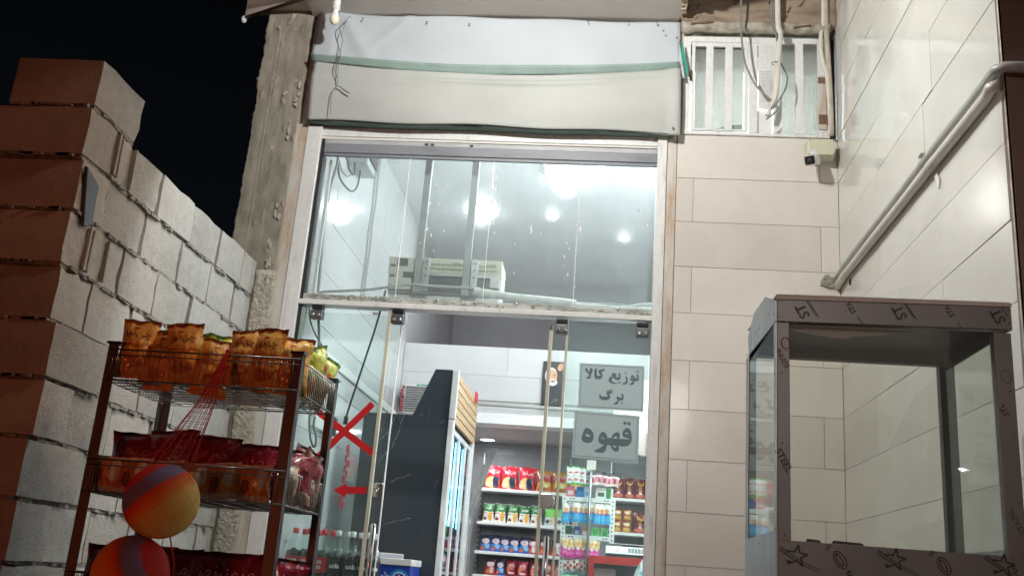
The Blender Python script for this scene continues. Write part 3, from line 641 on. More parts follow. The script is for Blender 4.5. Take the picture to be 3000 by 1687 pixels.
def beam():
    root = thing('concrete_beam', (0.75, 4.9, 4.2), 'bare brown concrete beam above the white vent grille', 'beam')
    def f(u, v): x = .32+.84*u; z = 4.275+.5*v; return (x, 4.80+.006*noise.noise(Vector((x*8, 0, z*12))), z)
    MB().sheet(f, 40, 20, (0, .2, 0)).build('beam_face', 'beam', root, smooth=True)
    MB().sheet(lambda u, v: (.32+.80*u, 4.79+.012*noise.noise(Vector((u*9, v*3, 4))), 4.232+.043*v+.006*noise.noise(Vector((u*14, v, 9)))), 40, 4, (0, .1, 0)).build('beam_lip', plain('lip_render', (0.36, 0.33, 0.27, 1), 0.95, var=.35, scale=25, bump=.8, bscale=50), root, smooth=True)
    sc_ = MB()
    for (x, z) in ((.36, 4.36), (.41, 4.37), (.62, 4.40), (.80, 4.41), (.86, 4.40), (.90, 4.36), (.88, 4.31), (.40, 4.30), (.97, 4.40)):
        a = R.uniform(.2, 1.3); l = R.uniform(.010, .026); sc_.obox((x, 4.794, z), (l*math.cos(a), 0, l*math.sin(a)), (0, .003, 0), (-.0022*math.sin(a), 0, .0022*math.cos(a)))
    sc_.build('chisel_mark', 'rust', root)
    for (x, z, w_) in ((.43, 4.262, .06), (.97, 4.25, .045)):
        MB().obox((x, 4.787, z), (w_, 0, .006), (0, .008, 0), (0, 0, .005)).build('rusty_bar', 'rust', root)
beam()
def tarp():
    root = thing('tarpaulin', (-0.72, 4.8, 3.6), 'two tier white and cream tarpaulin nailed across the top of the shop front', 'tarpaulin')
    def upper(u, v):
        x = -1.762+2.077*u; zt = 4.300-.018*u+.004*math.sin(u*21); zb = 3.985-.046*math.sin(math.pi*u); z = zb+(zt-zb)*v
        y = 4.822-.006*math.sin(u*9)*(1-v)+.018*noise.noise(Vector((u*3.1, v*1.2, 0)))*(1-.5*v)
        y -= .014*math.exp(-((u-.17+.1*v)/.022)**2)+.009*math.exp(-((u-.12-.14*v)/.016)**2)*v+.008*math.exp(-((u-.05)/.02)**2)
        y -= .02*(1-v)**3
        return (x, y, z)
    MB().sheet(upper, 90, 24, (0, .002, 0)).build('upper_sheet', 'banner_blue', root, smooth=True)
    def hem(u, v):
        x = -1.755+2.07*u; c = .028*math.sin(math.pi*u)**.8; z = 3.975+.030*v-.046*math.sin(math.pi*u)+.004*u-.016*math.sin(math.pi*u)*(1-v); y = 4.782-.014*v+.01*(1-v)
        return (x, y-.004*math.sin(u*13), z)
    MB().sheet(hem, 60, 4, (0, .002, 0)).build('green_hem', 'banner_green', root, smooth=True)
    def lower(u, v):
        x0 = -1.733+.008*(1-v); x = x0+2.052*u; sag = .035*math.sin(math.pi*u)
        zt = 3.975-sag*1.75+.006*u; zb = 3.610-.012*u+.006*math.sin(u*17)-(0.016*u**8); z = zb+(zt-zb)*v
        y = 4.795-.020*math.sin(math.pi*v)+.012*noise.noise(Vector((u*4, v*2, 3)))
        y -= .016*math.exp(-((v-.88+.07*math.sin(u*3))/.04)**2)*math.sin(math.pi*u)+.010*math.exp(-((v-.97+.10*abs(u-.5))/.02)**2)+.007*math.exp(-((v-.72-.1*u)/.06)**2)
        y += .012*math.exp(-((u-.965-.02*v)/.012)**2)*(1-v)
        y -= .014*math.exp(-((u-.985)/.02)**2)
        return (x, y, z)
    MB().sheet(lower, 90, 30, (0, .002, 0)).build('lower_sheet', 'banner_cream', root, smooth=True)
    MB().sheet(lambda u, v: (-1.725+2.02*u, 4.792+.112*v, 3.601-.012*u+.006*math.sin(u*15+1)*(1-v)+.004*v), 60, 4, (0, .002, 0)).build('underside_hem', 'hem_dark', root, smooth=True)
    MB().sheet(lambda u, v: (.300+.045*u*(1-v)+.012*v, 4.81-.02*u, 4.13-.20*(1-v)-.01*u), 6, 8, (0, .002, 0)).build('loose_corner', 'banner_blue', root, smooth=True)
    MB().prism([(.318, 4.783, 4.14), (.326, 4.783, 4.14), (.366, 4.78, 3.925), (.352, 4.78, 3.93), (.322, 4.78, 4.05)], (0, .003, 0)).build('loose_green_edge', plain('bright_green_hem', (0.03, 0.30, 0.19, 1), .5), root)
    def nail(x, y, z): MB().lathe([(.0015, -.006), (.006, -.004), (.006, -.001), (.002, .004)], (x, y, z), 8, 'y').build('nail', 'dark_steel', root)
    for (px, py) in ((1170, 180), (1775, 210), (2175, 230)): p = FY(z3(px, py), 4.80); nail(p.x, p.y, p.z)
    for x in (-.20, .02, .18): nail(x, 4.795, 4.262)
    for (px, py) in ((70, 148), (133, 182), (118, 462), (115, 605)): p = FY(z4(px, py), 4.772); nail(p.x, p.y, p.z)
    p = FY(z3(725, 598), 4.78); nail(p.x, p.y, p.z)
tarp()

# ------------------------------------------------------------------ shop front: frame, panes, leaves
FYD = 4.85
def shop_front():
    root = thing('shop_front', (-0.72, 4.88, 0.15), 'glazed white framed shop front of four tall upper panes over a dirty transom', 'shop front')
    MB().box(-1.732, -1.648, 4.845, 4.93, .15, 3.60).build('jamb', 'alu', root, bevel=.004)
    MB().box(-1.648, -1.630, 4.865, 4.92, .15, 3.53).build('jamb_lip', 'black_rubber', root)
    MB().box(-1.800, -1.734, 4.852, 4.93, .15, 3.61).build('rusty_post', 'rust_strip', root, bevel=.003)
    MB().box(.213, .264, 4.842, 4.93, .15, 3.60).build('jamb', 'alu', root, bevel=.004)
    MB().box(.266, .316, 4.855, 4.93, .15, 3.62).build('rusty_post', 'rust_strip', root, bevel=.003)
    MB().box(-1.648, .213, 4.862, 4.98, 3.545, 3.60).build('top_rail', 'alu', root, bevel=.003)
    MB().prism([(-1.648, 4.868, 3.53), (-1.648, 4.868, 3.60), (.213, 4.868, 3.60), (.213, 4.868, 3.535)], (0, .1, 0)).build('plaster_strip', 'plaster', root)
    MB().box(-1.648, .213, 4.874, 4.912, 3.452, 3.534).build('lintel', 'lintel', root, bevel=.004)
    MB().box(-1.648, .213, 4.872, 4.8735, 3.505, 3.530).build('lintel_lip', plain('pale_lintel', (.42, .43, .44, 1), .5), root)
    MB().box(-1.648, .213, 4.882, 4.90, 3.436, 3.4515).build('top_bead', 'lintel', root)
    MB().box(-1.80, .318, 4.905, 5.0, 3.602, 4.36).build('header_wall', 'plaster', root)
    for x in (-1.052, -1.02, -.802): MB().obox((x, 4.868, 3.515), (.010, 0, 0), (0, .005, 0), (0, 0, .004)).build('bracket_screw', 'chrome', root)
    seams = [-1.632, -1.140, -.670, -.195, .213]
    for i, (a, b) in enumerate(zip(seams[:-1], seams[1:])):
        y = 4.892
        MB().box(a+.003, b-.003, y, y+.004, 2.632, 3.437).build('upper_pane', 'glass', root)
        if i: MB().tube([(a+.004*noise.noise(Vector((a, z*7, 0))), 4.890, z) for z in [2.632+.805*k/30 for k in range(31)]], [.0018+.0022*max(0, noise.noise(Vector((a*9, k*.6, 3)))) for k in range(31)], 5).build('silicone_seam', 'silicone', root)
    # paint splashes left on the glass
    spl = MB()
    for (cx, z0, z1, n) in ((-.66, 3.0, 3.43, 70), (-.19, 3.0, 3.4, 26), (-.25, 2.7, 3.0, 12), (.10, 2.8, 3.4, 20), (-1.0, 2.9, 3.3, 20), (-.45, 2.75, 3.2, 14)):
        for _ in range(n*2//3):
            x = cx+R.gauss(0, .012 if n > 25 else .05); z = R.uniform(z0, z1); s = R.uniform(.0010, .0028)
            spl.obox((x, 4.891, z), (s, 0, 0), (0, .0006, 0), (0, 0, s*R.uniform(1, 5)))
    spl.build('paint_splash', 'silicone', root)['kind'] = 'stuff'
    # transom: dirty upper bar, white lower bar, bolts, putty
    MB().box(-1.648, .213, 4.868, 4.935, 2.596, 2.628).build('transom_bar', 'alu_dirty', root, bevel=.003)
    MB().box(-1.648, .213, 4.852, 4.93, 2.566, 2.594).build('transom_cover', 'alu', root, bevel=.003)
    putty = MB()
    for _ in range(130):
        x = R.choice((R.uniform(-1.62, -1.1), R.uniform(-1.62, .2))); z = 2.600+R.random()**1.5*.028; s = R.uniform(.003, .014)
        putty.obox((x, 4.867, z), (s, 0, R.uniform(-.002, .002)), (0, R.uniform(.002, .005), 0), (0, 0, R.uniform(.0015, .005)))
    putty.build('putty', plain('putty', (0.40, 0.43, 0.38, 1), .9, var=.6, scale=70), root, bevel=.0015)['kind'] = 'stuff'
    for x in (-.905, -.49, .04): MB().lathe([(.010, .004), (.010, 0), (.008, -.006), (.004, -.009), (.0, -.010)], (x, 4.868, 2.622), 14, 'y').build('bolt', 'chrome', root, smooth=True)
    # fixed lower panes
    for (a, b) in ((-1.628, -1.150), (-.222, .211)):
        MB().box(a, b, 4.880, 4.888, .17, 2.564).build('fixed_pane', 'door_glass', root)
    MB().box(-1.160, -1.142, 4.868, 4.892, .17, 2.560).build('edge_strip', 'edge_strip', root, bevel=.003)
    MB().box(-.222, -.210, 4.874, 4.894, .17, 2.560).build('edge_strip', 'edge_strip', root, bevel=.003)
    MB().box(-1.630, -1.608, 4.872, 4.896, .17, 2.56).build('edge_strip', plain('green_glass_edge', (0.30, 0.42, 0.38, 1), .2), root)
    for (x, z) in ((-1.544, 2.532), (-1.108, 2.528), (-.245, 2.520), (.168, 2.522)):
        c = MB().box(x-.034, x+.034, 4.860, 4.905, z-.040, z+.008).build('clamp', 'dark_steel', root, bevel=.006)
        k = MB().box(x-.030, x+.030, 4.858, 4.905, z+.012, z+.034).build('clamp_jaw', 'black_plastic', c, bevel=.004)
        for dx in (-.015, .015):
            MB().lathe([(.010, .0), (.010, -.005), (.006, -.010), (0, -.011)], (x+dx, 4.860, z-.020), 12, 'y').build('clamp_bolt', 'chrome', c, smooth=True)
    return root
front = shop_front()
def leaf(x0, x1, edge, label, hx, lock):
    """sliding pane behind the fixed one; edge = x of its free edge"""
    root = thing('glass_door', ((x0+x1)/2, 4.935, .17), label, 'door')
    MB().box(x0, x1, 4.930, 4.938, .18, 2.545).build('pane', 'door_glass', root)
    if edge > -.5: MB().box(edge-.009, edge+.009, 4.924, 4.944, .18, 2.545).build('edge_strip', 'edge_strip', root, bevel=.003)
    else: MB().box(edge-.002, edge+.0025, 4.926, 4.942, .18, 2.545).build('edge_strip', 'silicone', root)
    h = MB().tube([(hx, 4.895, .85), (hx, 4.895, 1.462), (hx, 4.897, 1.468)], [.0135, .0135, .010], 14).build('handle', 'chrome', root, smooth=True)
    for z in (.95, 1.36): MB().tube([(hx, 4.895, z), (hx, 4.931, z)], .008, 8).build('handle_post', 'chrome', h, smooth=True)
    k = MB(); dr = 1 if edge > -.5 else -1; xe = edge
    k.prism([(xe, 4.920, lock-.036), (xe, 4.920, lock+.036), (xe+dr*.045, 4.920, lock+.036)]+[(xe+dr*(.045+.028*math.sin(t)), 4.920, lock+.036*math.cos(t)) for t in [math.pi*i/8 for i in range(1, 8)]]+[(xe+dr*.045, 4.920, lock-.036)], (0, .028, 0))
    pl = k.build('lock_plate', 'steel', root, bevel=.004)
    if dr < 0: MB().lathe([(.012, 0), (.012, -.004), (.007, -.004), (.006, -.001)], (xe-.03, 4.920, lock), 16, 'y').build('keyhole_ring', 'chrome', pl, smooth=True)
leaf(-1.63, -1.095, -1.097, 'left sliding glass door with ringed lock plate, pushed behind the left pane', FY(q4(1690, 800), 4.895).x, FY(z6(622, 1012), 4.92).z)
leaf(-.302, .205, -.302, 'right sliding glass door with yellowed edge strip, pushed behind the signs', FY(z7(690, 1230), 4.895).x, FY(z7(690, 1015), 4.92).z)

def sign(corners, label, lines):
    root = thing('paper_sign', tuple((Vector(corners[2])+Vector(corners[3]))/2), label, 'sign')
    c = [Vector(p) for p in corners]
    MB().prism(c, (0, .0012, 0)).build('paper', 'sign_paper', root)
    cen = sum(c, Vector())/4; xd = (c[1]-c[0]).normalized(); yd = (c[0]-c[3]).normalized(); w = (c[1]-c[0]).length; h = (c[0]-c[3]).length
    b = MB()
    for k in (.92,):
        for (s, t, l, v) in ((0, 1, w, 0), (0, -1, w, 0), (1, 0, h, 1), (-1, 0, h, 1)):
            e = .010; o = cen+xd*s*(w/2-e)+yd*t*(h/2-e)+Vector((0, -.0006, 0))
            b.obox(o, xd*(w/2-e if not v else .0007), (0, .0005, 0), yd*(.0007 if not v else h/2-e))
    b.build('border_line', 'sign_ink', root)
    for (o_, h_, fr) in lines: written(o_, h_, fr, c[0].y-.0008, 'sign_ink', root)
YS = 4.8775
sign([(-.143, YS, 2.333), (.186, YS, 2.333), (.188, YS, 2.102), (-.139, YS, 2.101)], 'upper grey paper sign in two lines on the right pane, reading goods distribution', [W_GOODS, W_LEAF])
sign([(-.154, YS, 2.087), (.171, YS, 2.078), (.170, YS, 1.845), (-.157, YS, 1.853)], 'lower tilted grey paper sign with one big word reading coffee on the right pane', [W_COFFEE])
# red tape cross and arrow on the left pane
cr = thing('tape_cross', (-1.31, 4.877, 1.77), 'big red tape cross stuck on the left glass pane', 'tape')
for (a, b) in ((z6(300, 605), z6(605, 835)), (z6(592, 575), z6(318, 842))):
    p, q = FY(a, YS), FY(b, YS); d = (q-p).normalized(); n = Vector((-d.z, 0, d.x))*.0170
    MB().prism([p-n, q-n, q+n, p+n], (0, .0012 if a[0] < 1000 else -.0012, 0)).build('tape_strip', 'red_tape', cr)
pts = [q4(1195, 355), q4(1355, 280), q4(1360, 318), q4(1610, 325), q4(1605, 408), q4(1345, 410), q4(1340, 455), q4(1195, 375)]
tag(MB().prism([FY(p, YS) for p in pts], (0, .0012, 0)).build('arrow_sticker', 'red_tape'), 'red arrow sticker pointing left below the tape cross', 'sticker')
tag(MB().prism([FY(z6(*p), 4.8785) for p in ((592, 112), (622, 112), (622, 126), (592, 126))], (0, .0008, 0)).build('glass_stamp', plain('etched_mark', (0.32, .36, .36, 1), .7)), 'tiny etched stamp in the top of the left pane', 'marking')

# ------------------------------------------------------------------ tiled pier, right wall, brown end
PX0, PX1 = .318, 1.157
def joints_pier(i, z):
    k = round((z-3.362)/.2485)
    return [PX0+.757-.012] if k % 2 == 0 else [PX0+.090]
pier = tag(MB().box(PX0, PX1+.3, 4.8555, 5.0, 0, 3.612).build('tiled_pier', 'grout'), 'cream tiled pier between the shop front and the white side wall', 'wall')
tiled(MB(), 'x', 4.8555, -1, PX0, PX1, 0, 3.612, joints_pier, ROWS, gap=.0030, thick=.0045, tilt=.0008).build('tile_facing', 'pier_tile', pier)
side = tag(MB().box(1.162, 1.40, 2.79, 5.0, 0, 6.0).build('side_wall', 'side_grout'), 'glossy white tiled side wall on the right carrying two conduits', 'wall')
def joints_side(i, z):
    k = round((z-3.362)/.2485)
    return [3.50-.757*j for j in range(-2, 3)] if k % 2 == 0 else [3.385-.74*j for j in range(-3, 3)]
tiled(MB(), 'y', 1.162, -1, 2.79, 4.85, 0, 6.0, joints_side, [3.362+.2485*k for k in range(-14, 11)], gap=.0022, thick=.005, tilt=.0022).build('tile_facing', 'side_tile', side)
end = tag(MB().box(1.163, 2.6, 2.779, 2.95, 0, 6.0).build('marble_wall', 'grout'), 'dark brown marble faced wall end at the right edge', 'wall')
tiled(MB(), 'x', 2.779, -1, 1.1625, 2.6, 0, 6.0, lambda i, z: [1.75, 2.2], [2.93-.412*k for k in range(-8, 8)], gap=.004, thick=.012).build('tile_facing', 'brown_tile', end)
tag(MB().lathe([(.018, .0), (.018, -.002), (.0135, -.003), (.0135, .004)], (0, 0, 0), 18, 'x').build('sensor_port', 'black_plastic', None, smooth=True, local=True), 'small dark pipe hole in the white side wall beside the conduits', 'hole').location = FX(z4(952, 1330), 1.157)

# two conduits along the side wall and round the brown end
def conduit(z, y0, mat, label, rad, droop):
    root = thing('conduit', (1.13, 3.8, z), label, 'pipe', 'conduits along the side wall')
    pts = [(1.142, 4.90, z-.01), (1.138, 4.80, z-.008)]+[(1.1375+.001*math.sin(k), 4.70-(4.70-2.85)*k/14, z+droop*math.sin(k*.9)) for k in range(15)]
    if z > 2.82:
        pts += [(1.136, 2.80, z), (1.138, 2.765, z), (1.155, 2.745, z-.002), (1.19, 2.738, z-.005), (1.30, 2.738, z-.012), (2.4, 2.738, z-.03)]
    else:
        pts += [(1.130, 2.80, z), (1.150, 2.776, z)]
    MB().tube(pts, rad, 14).build('tube', mat, root, smooth=True)
    return root
c1 = conduit(2.847, 0, 'grey_pvc', 'grey upper conduit on the side wall, bent round the brown end', .0165, .0015)
c2 = conduit(2.802, 0, 'white_pvc', 'cream lower conduit on the side wall ending at the brown marble', .0185, .001)
MB().box(1.118, 1.158, 3.43, 3.47, 2.872, 2.880).build('pipe_tie', 'white_pvc', c1, bevel=.002)
MB().tube([(1.1375, 3.475, 2.847), (1.1375, 3.455, 2.847)], .0190, 14).build('collar', 'grey_pvc', c1, smooth=True)
cl = MB().tube([(1.1375, 3.40, 2.802), (1.1375, 3.335, 2.802)], .0205, 14).build('coupling', 'white_pvc', c2, smooth=True)
MB().prism([(1.150, 3.40, 2.775), (1.150, 3.37, 2.775), (1.150, 3.345, 2.735), (1.150, 3.355, 2.70), (1.150, 3.375, 2.735)], (.005, 0, 0)).build('wall_clip', 'white_plastic', c2, bevel=.002)
bl = MB()
for i in range(40):
    a, r_ = R.uniform(0, 6.3), R.random()*.042; p = FY(z4(858, 1330), 4.846)+Vector((r_*math.cos(a)*1.1, 0, r_*math.sin(a)*.8))
    bl.obox(p, (R.uniform(.006, .014), 0, .002), (0, R.uniform(.003, .008), R.uniform(-.001, .001)), (R.uniform(-.002, .002), 0, R.uniform(.005, .010)))
tag(bl.build('mortar_patch', plain('patch_mortar', (.34, .32, .28, 1), .95, var=.3, scale=40)), 'ragged grey mortar patch where the conduits enter the corner', 'patch')

# ------------------------------------------------------------------ vent grille with frosted panes
def vent():
    root = thing('vent_grille', (.74, 4.86, 3.61), 'white painted metal vent grille with frosted panes above the tiled pier', 'vent')
    y0, y1 = 4.842, 4.875
    fr = MB()
    for (a, b, c, d) in ((.338, .378, 3.615, 4.21), (1.060, 1.118, 3.615, 4.21), (.378, 1.060, 4.178, 4.212), (.378, 1.060, 3.615, 3.632), (.692, .740, 3.632, 4.178)): fr.box(a, b, y0, y1, c, d)
    fr.build('frame', 'alu', root, bevel=.003)
    sash = MB()
    for (a, b, c, d) in ((.384, .402, 3.636, 4.172), (.668, .688, 3.636, 4.172), (.402, .668, 4.146, 4.172), (.402, .668, 3.636, 3.648)): sash.box(a, b, y0-.006, y0+.012, c, d)
    s_ = sash.build('sash', 'alu', root, bevel=.002)
    MB().tube([(.380, y0-.012, 3.93), (.380, y0-.012, 3.99)], .006, 8).build('hinge', 'rust', s_)
    for (a, b) in ((.460, .500), (.564, .604)): MB().box(a, b, y0-.010, y0-.002, 3.640, 4.160).build('flat_bar', 'alu', root, bevel=.001)
    for (a, b) in ((.822, .868), (.940, .984)): MB().box(a, b, y0-.002, y0+.006, 3.632, 4.178).build('flat_bar', 'alu', root, bevel=.001)
    MB().box(.405, .666, 4.860, 4.864, 3.649, 4.145).build('frosted_pane', 'frost', root)
    MB().box(.868, 1.060, 4.860, 4.864, 3.633, 4.177).build('frosted_pane', 'frost', root)
    MB().box(.742, .822, 4.857, 4.866, 3.633, 3.772).build('blank_panel', 'alu', root)
    # perforated plate
    pl = MB().box(.743, .821, y0-.006, y0, 3.774, 4.172).build('perforated_plate', 'alu', root, bevel=.001)
    ho = MB()
    for r_ in range(5):
        for c in range(3): ho.lathe([(.0018, 0), (.0018, -.0015)], (.768+.020*c+(.004 if r_ % 2 else 0), y0-.0062, 4.15-.032*r_), 6, 'y')
    for r_ in range(17):
        for c in range(6): ho.lathe([(.0021, 0), (.0021, -.0015)], (.757+.0108*c+(.005 if r_ % 2 else 0), y0-.0062, 3.998-.0112*r_), 6, 'y')
    ho.build('perforation', 'black_plastic', pl)
    MB().box(1.062, 1.100, y0-.008, y0-.001, 3.66, 3.98).build('rusted_post', 'rust_strip', root)
    for (z, h) in ((3.955, .022), (3.725, .035)): MB().box(1.058, 1.104, y0-.012, y0-.009, z-h, z+h*.6).build('rust_patch', 'rust', root, bevel=.004)
    MB().prism([(.50, 4.855, 3.650), (.66, 4.855, 3.652), (.66, 4.855, 3.686), (.60, 4.855, 3.680)], (0, .003, 0)).build('fallen_slip', 'banner_green', root)
    MB().box(.318, .338, 4.852, 4.90, 3.612, 4.24).build('side_jamb', 'rust_strip', root)
    MB().box(1.118, 1.160, 4.90, 4.93, 3.612, 4.24).build('side_gap', 'black_rubber', root)
vent()
def cable(name, pts, r, mat, label, cat='cable', n=8, group=None, sub=6):
    # smooth curve through the points
    P = [Vector(p) for p in pts]; out = []
    for i in range(len(P)-1):
        a, b, c, d = P[max(i-1, 0)], P[i], P[i+1], P[min(i+2, len(P)-1)]
        for k in range(sub):
            t = k/sub; out.append(0.5*((2*b)+(c-a)*t+(2*a-5*b+4*c-d)*t*t+(3*b-a-3*c+d)*t**3))
    out.append(P[-1])
    return tag(MB().tube(out, r, n).build(name, mat, smooth=True), label, cat, group)
on = lambda f, Y: (lambda *q: FY(f(*q), Y))
v8 = on(q8, 4.76)
def ext(p, dz): return Vector(p)+Vector((0, -.02, dz))
wc = cable('conduit_hose', [ext(v8(1300, -10), .3), v8(1305, 10), v8(1325, 120), v8(1325, 200), v8(1312, 320), v8(1305, 450), v8(1298, 600), v8(1285, 740), v8(1255, 830), v8(1235, 880)], .017, 'white_pvc', 'thick white hose hanging in front of the vent grille', 'hose', 12)
MB().tube([v8(1285, 437)+Vector((.0195*math.cos(a), .0195*math.sin(a), 0)) for a in [i*.63 for i in range(10)]], .002, 5, closed=True).build('cable_tie', 'black_rubber', wc)
MB().tube([v8(1235, 875), v8(1215, 930), v8(1200, 965)], .012, 8).build('frayed_end', 'white_pvc', wc, smooth=True)
v8b = on(q8, 4.735)
cable('loose_cable', [ext(v8b(930, -10), .3), v8b(935, 30), v8b(940, 180), v8b(965, 380), v8b(1000, 500), v8b(1080, 650), v8b(1160, 735), v8b(1230, 800)], .0055, 'grey_cable', 'dark cable drooping from above to the end of the white hose')
cable('loose_cable', [ext(v8b(1240, -10), .3), v8b(1250, 30), v8b(1290, 150), v8(1340, 330)+Vector((0, .06, 0)), v8(1390, 470)+Vector((0, .04, 0)), v8(1405, 600), v8b(1370, 720), v8b(1300, 830), v8b(1245, 885), v8b(1255, 880), v8b(1300, 860), v8b(1290, 920), v8b(1190, 1000)], .0048, 'grey_cable', 'thin dark cable looping behind the white hose with frayed end')
v8c = on(q8, 4.80)
cable('conduit_hose', [ext(v8c(1760, -10), .3), v8c(1765, 10), v8c(1745, 130), v8c(1738, 280), v8c(1765, 430), v8c(1800, 540), v8c(1815, 700), v8c(1835, 950), v8c(1840, 1160)], .011, 'white_pvc', 'thin white hose running down the corner to the junction box', 'hose', 10)
cable('corner_pipe', [ext(v8c(1790, -10), .3), v8c(1795, 60), v8c(1815, 400), v8c(1835, 750), v8c(1850, 1160)], .014, plain('dirty_cream_pipe', (0.46, 0.40, 0.33, 1), .6, var=.2), 'dirty cream pipe in the corner beside the vent grille', 'pipe', 10)
def camera_box():
    p = [v8(1620, 1170), v8(1885, 1180), v8(1880, 1312), v8(1660, 1302)]
    root = thing('junction_box', (1.055, 4.80, 3.49), 'cream plastic junction box in the corner under the vent grille', 'box')
    MB().box(.985, 1.125, 4.765, 4.848, 3.475, 3.570).build('box_body', 'cream_plastic', root, bevel=.006)
    MB().box(.987, 1.123, 4.755, 4.764, 3.478, 3.567).build('lid', 'cream_plastic', root, bevel=.004)
    for (x, z) in ((.994, 3.485), (1.116, 3.485), (.994, 3.560), (1.116, 3.560)): MB().lathe([(.004, 0), (.004, -.0015)], (x, 4.755, z), 8, 'y').build('screw', 'dark_steel', root)
    cam_ = thing('security_camera', (1.00, 4.76, 3.42), 'small white bullet security camera with black face under the junction box', 'camera')
    d = Vector((-.48, -.80, -.36)).normalized(); c = Vector((.985, 4.715, 3.425)); s = d.cross(Vector((0, 0, 1))).normalized(); u = s.cross(d)
    ring = [(.030, .022), (.034, .010), (.034, -.010), (.030, -.022), (-.030, -.022), (-.034, -.010), (-.034, .010), (-.030, .022)]
    MB().prism([c+s*a*.85+u*b*1.15-d*.085 for a, b in ring], d*.085).build('camera_body', 'white_plastic', cam_, bevel=.006)
    MB().prism([c+s*a*.78+u*b*1.02+d*.0005 for a, b in ring], d*.003).build('camera_face', 'black_plastic', cam_, bevel=.002)
    MB().lathe([(.009, 0), (.009, .003), (.004, .006)], (0, 0, 0), 12).build('lens', 'dark_inner', cam_, local=True).matrix_basis = Matrix.Translation(c+d*.004-cam_.location) @ d.to_track_quat('Z', 'Y').to_matrix().to_4x4()
    MB().tube([c-d*.05+u*.02, c-d*.055+u*.045+s*.0, Vector((1.035, 4.79, 3.474))], [.012, .014, .020], 10).build('mount_arm', 'white_plastic', cam_, smooth=True)
    MB().tube([c-d*.085, c-d*.10, c-d*.112], [.020, .018, .008], 12).build('cable_gland', 'white_plastic', cam_, smooth=True)
camera_box()

# ------------------------------------------------------------------ hanging bulb and wire by the canopy
def bulb():
    c = FY(z3(915, 90), 4.60); root = thing('hanging_bulb', tuple(c), 'unlit white bulb hanging in its holder from the canopy edge', 'bulb')
    ax = Vector((.010, 0, -.05))
    MB().lathe([(.010, .060), (.0135, .040), (.015, .002), (.0125, .001), (.0125, -.004)], c, 14).build('holder', 'white_plastic', root, smooth=True)
    MB().lathe([(.0155, .006), (.0165, .0), (.0120, -.003)], c, 14).build('holder_rim', 'white_plastic', root, smooth=True)
    MB().lathe([(.0095, .0), (.010, -.012), (.0145, -.026), (.0172, -.036)], c, 18, caps=False).build('bulb_base', 'white_plastic', root, smooth=True)
    MB().lathe([(.0172, -.036), (.0176, -.042), (.0160, -.052), (.0105, -.060), (.004, -.063), (0, -.0635)], c, 18, caps=False).build('bulb_dome', 'bulb_glass', root, smooth=True)
    MB().tube([c+Vector((0, 0, .058)), c+Vector((-.02, .005, .10)), c+Vector((-.03, .01, .25))], .003, 6).build('flex', 'black_rubber', root)
    root.scale = (1.5, 1.5, 1.5)
bulb()
w3 = on(z3, 4.75)
cable('binding_wire', [w3(1055, 155), w3(985, 215), w3(950, 260), w3(960, 320), w3(978, 390), w3(955, 470), w3(935, 540), w3(905, 650), w3(915, 710), w3(930, 740), w3(930, 805), w3(915, 820), w3(880, 870), w3(868, 960), w3(862, 1085)], .0024, 'grey_cable', 'thin binding wire hanging down over the tarpaulin, its lower end forked', 'wire', 5)
cable('binding_wire', [w3(1000, 225), w3(985, 275), w3(970, 330), w3(980, 400), w3(962, 450), w3(958, 520), w3(940, 620), w3(930, 735)], .0020, 'grey_cable', 'second strand of wire twisted along the first over the tarpaulin', 'wire', 5)
cable('binding_wire', [w3(925, 815), w3(955, 820), w3(990, 850), w3(1045, 882)], .0036, 'grey_cable', 'short bent wire end pointing right over the tarpaulin', 'wire', 6)

# ------------------------------------------------------------------ bags and packets
def bag(name, mat, w, h, d, label, cat, text=None, tmat=None, tw=.6, tv=.62, seed=0, crimp=.07, lean=0.0, tbold=.02, loc=(0, 0, -5)):
    """pillow bag standing on z=0, front towards -Y; text lies on the printed front"""
    def bulge(u, v):
        a = max(0.0, math.sin(math.pi*u))**.55; vv = min(1, max(0, (v-crimp*.6)/(1-1.6*crimp)))
        b = max(0.0, math.sin(math.pi*vv))**.5
        return d/2*a*b
    def pt(u, v, s):
        wr = noise.noise(Vector((u*3.2+seed, v*3.6, s*3)))*.16+abs(noise.noise(Vector((u*7+seed, v*5, s*5+2))))*-.20+.04
        pull = .15*math.sin(math.pi*v)
        x = (u-.5)*w*(1-pull*abs(2*u-1)**1.5)+.006*w*noise.noise(Vector((v*9, seed, u)))
        z = v*h+(.03*h*noise.noise(Vector((u*3.1, seed+4, 1))) if v > .85 else 0)
        y = s*bulge(u, v)*(1+wr*2.2)
        if v > 1-crimp or v < crimp*.5: y += .004*math.sin(u*19+seed)+.010*noise.noise(Vector((u*2.2, seed+v, 7)))*(h/.2)
        return (x, y-lean*v*h, z)
    mb = MB(); nu, nv = 12, 18; uv = []
    for s in (-1, 1):
        for j in range(nv+1):
            for i in range(nu+1): mb.v.append(pt(i/nu, j/nv, s)); uv.append((i/nu, j/nv))
    L = (nu+1)*(nv+1)
    for j in range(nv):
        for i in range(nu):
            q = (j*(nu+1)+i, j*(nu+1)+i+1, (j+1)*(nu+1)+i+1, (j+1)*(nu+1)+i); mb.f.append(q); mb.f.append(tuple(L+k for k in q[::-1]))
    mb.uv = uv
    o = mb.build(name, mat, None, smooth=True, local=True, recalc=False); o.location = loc
    tag(o, label, cat) if label else None
    if text:
        def fn(x, y): u = .5+x/w; v = tv+y/h; p = pt(min(1, max(0, u)), min(1, max(0, v)), -1); return (x, p[1]-.0022, v*h)
        letter(text, tmat, o, (0, 0, 0), (1, 0, 0), (0, 0, 1), width=tw*w, bold=tbold, name='lettering', fn=fn, local=True)
    return o
cc = lambda r, g, b: lin((r, g, b))
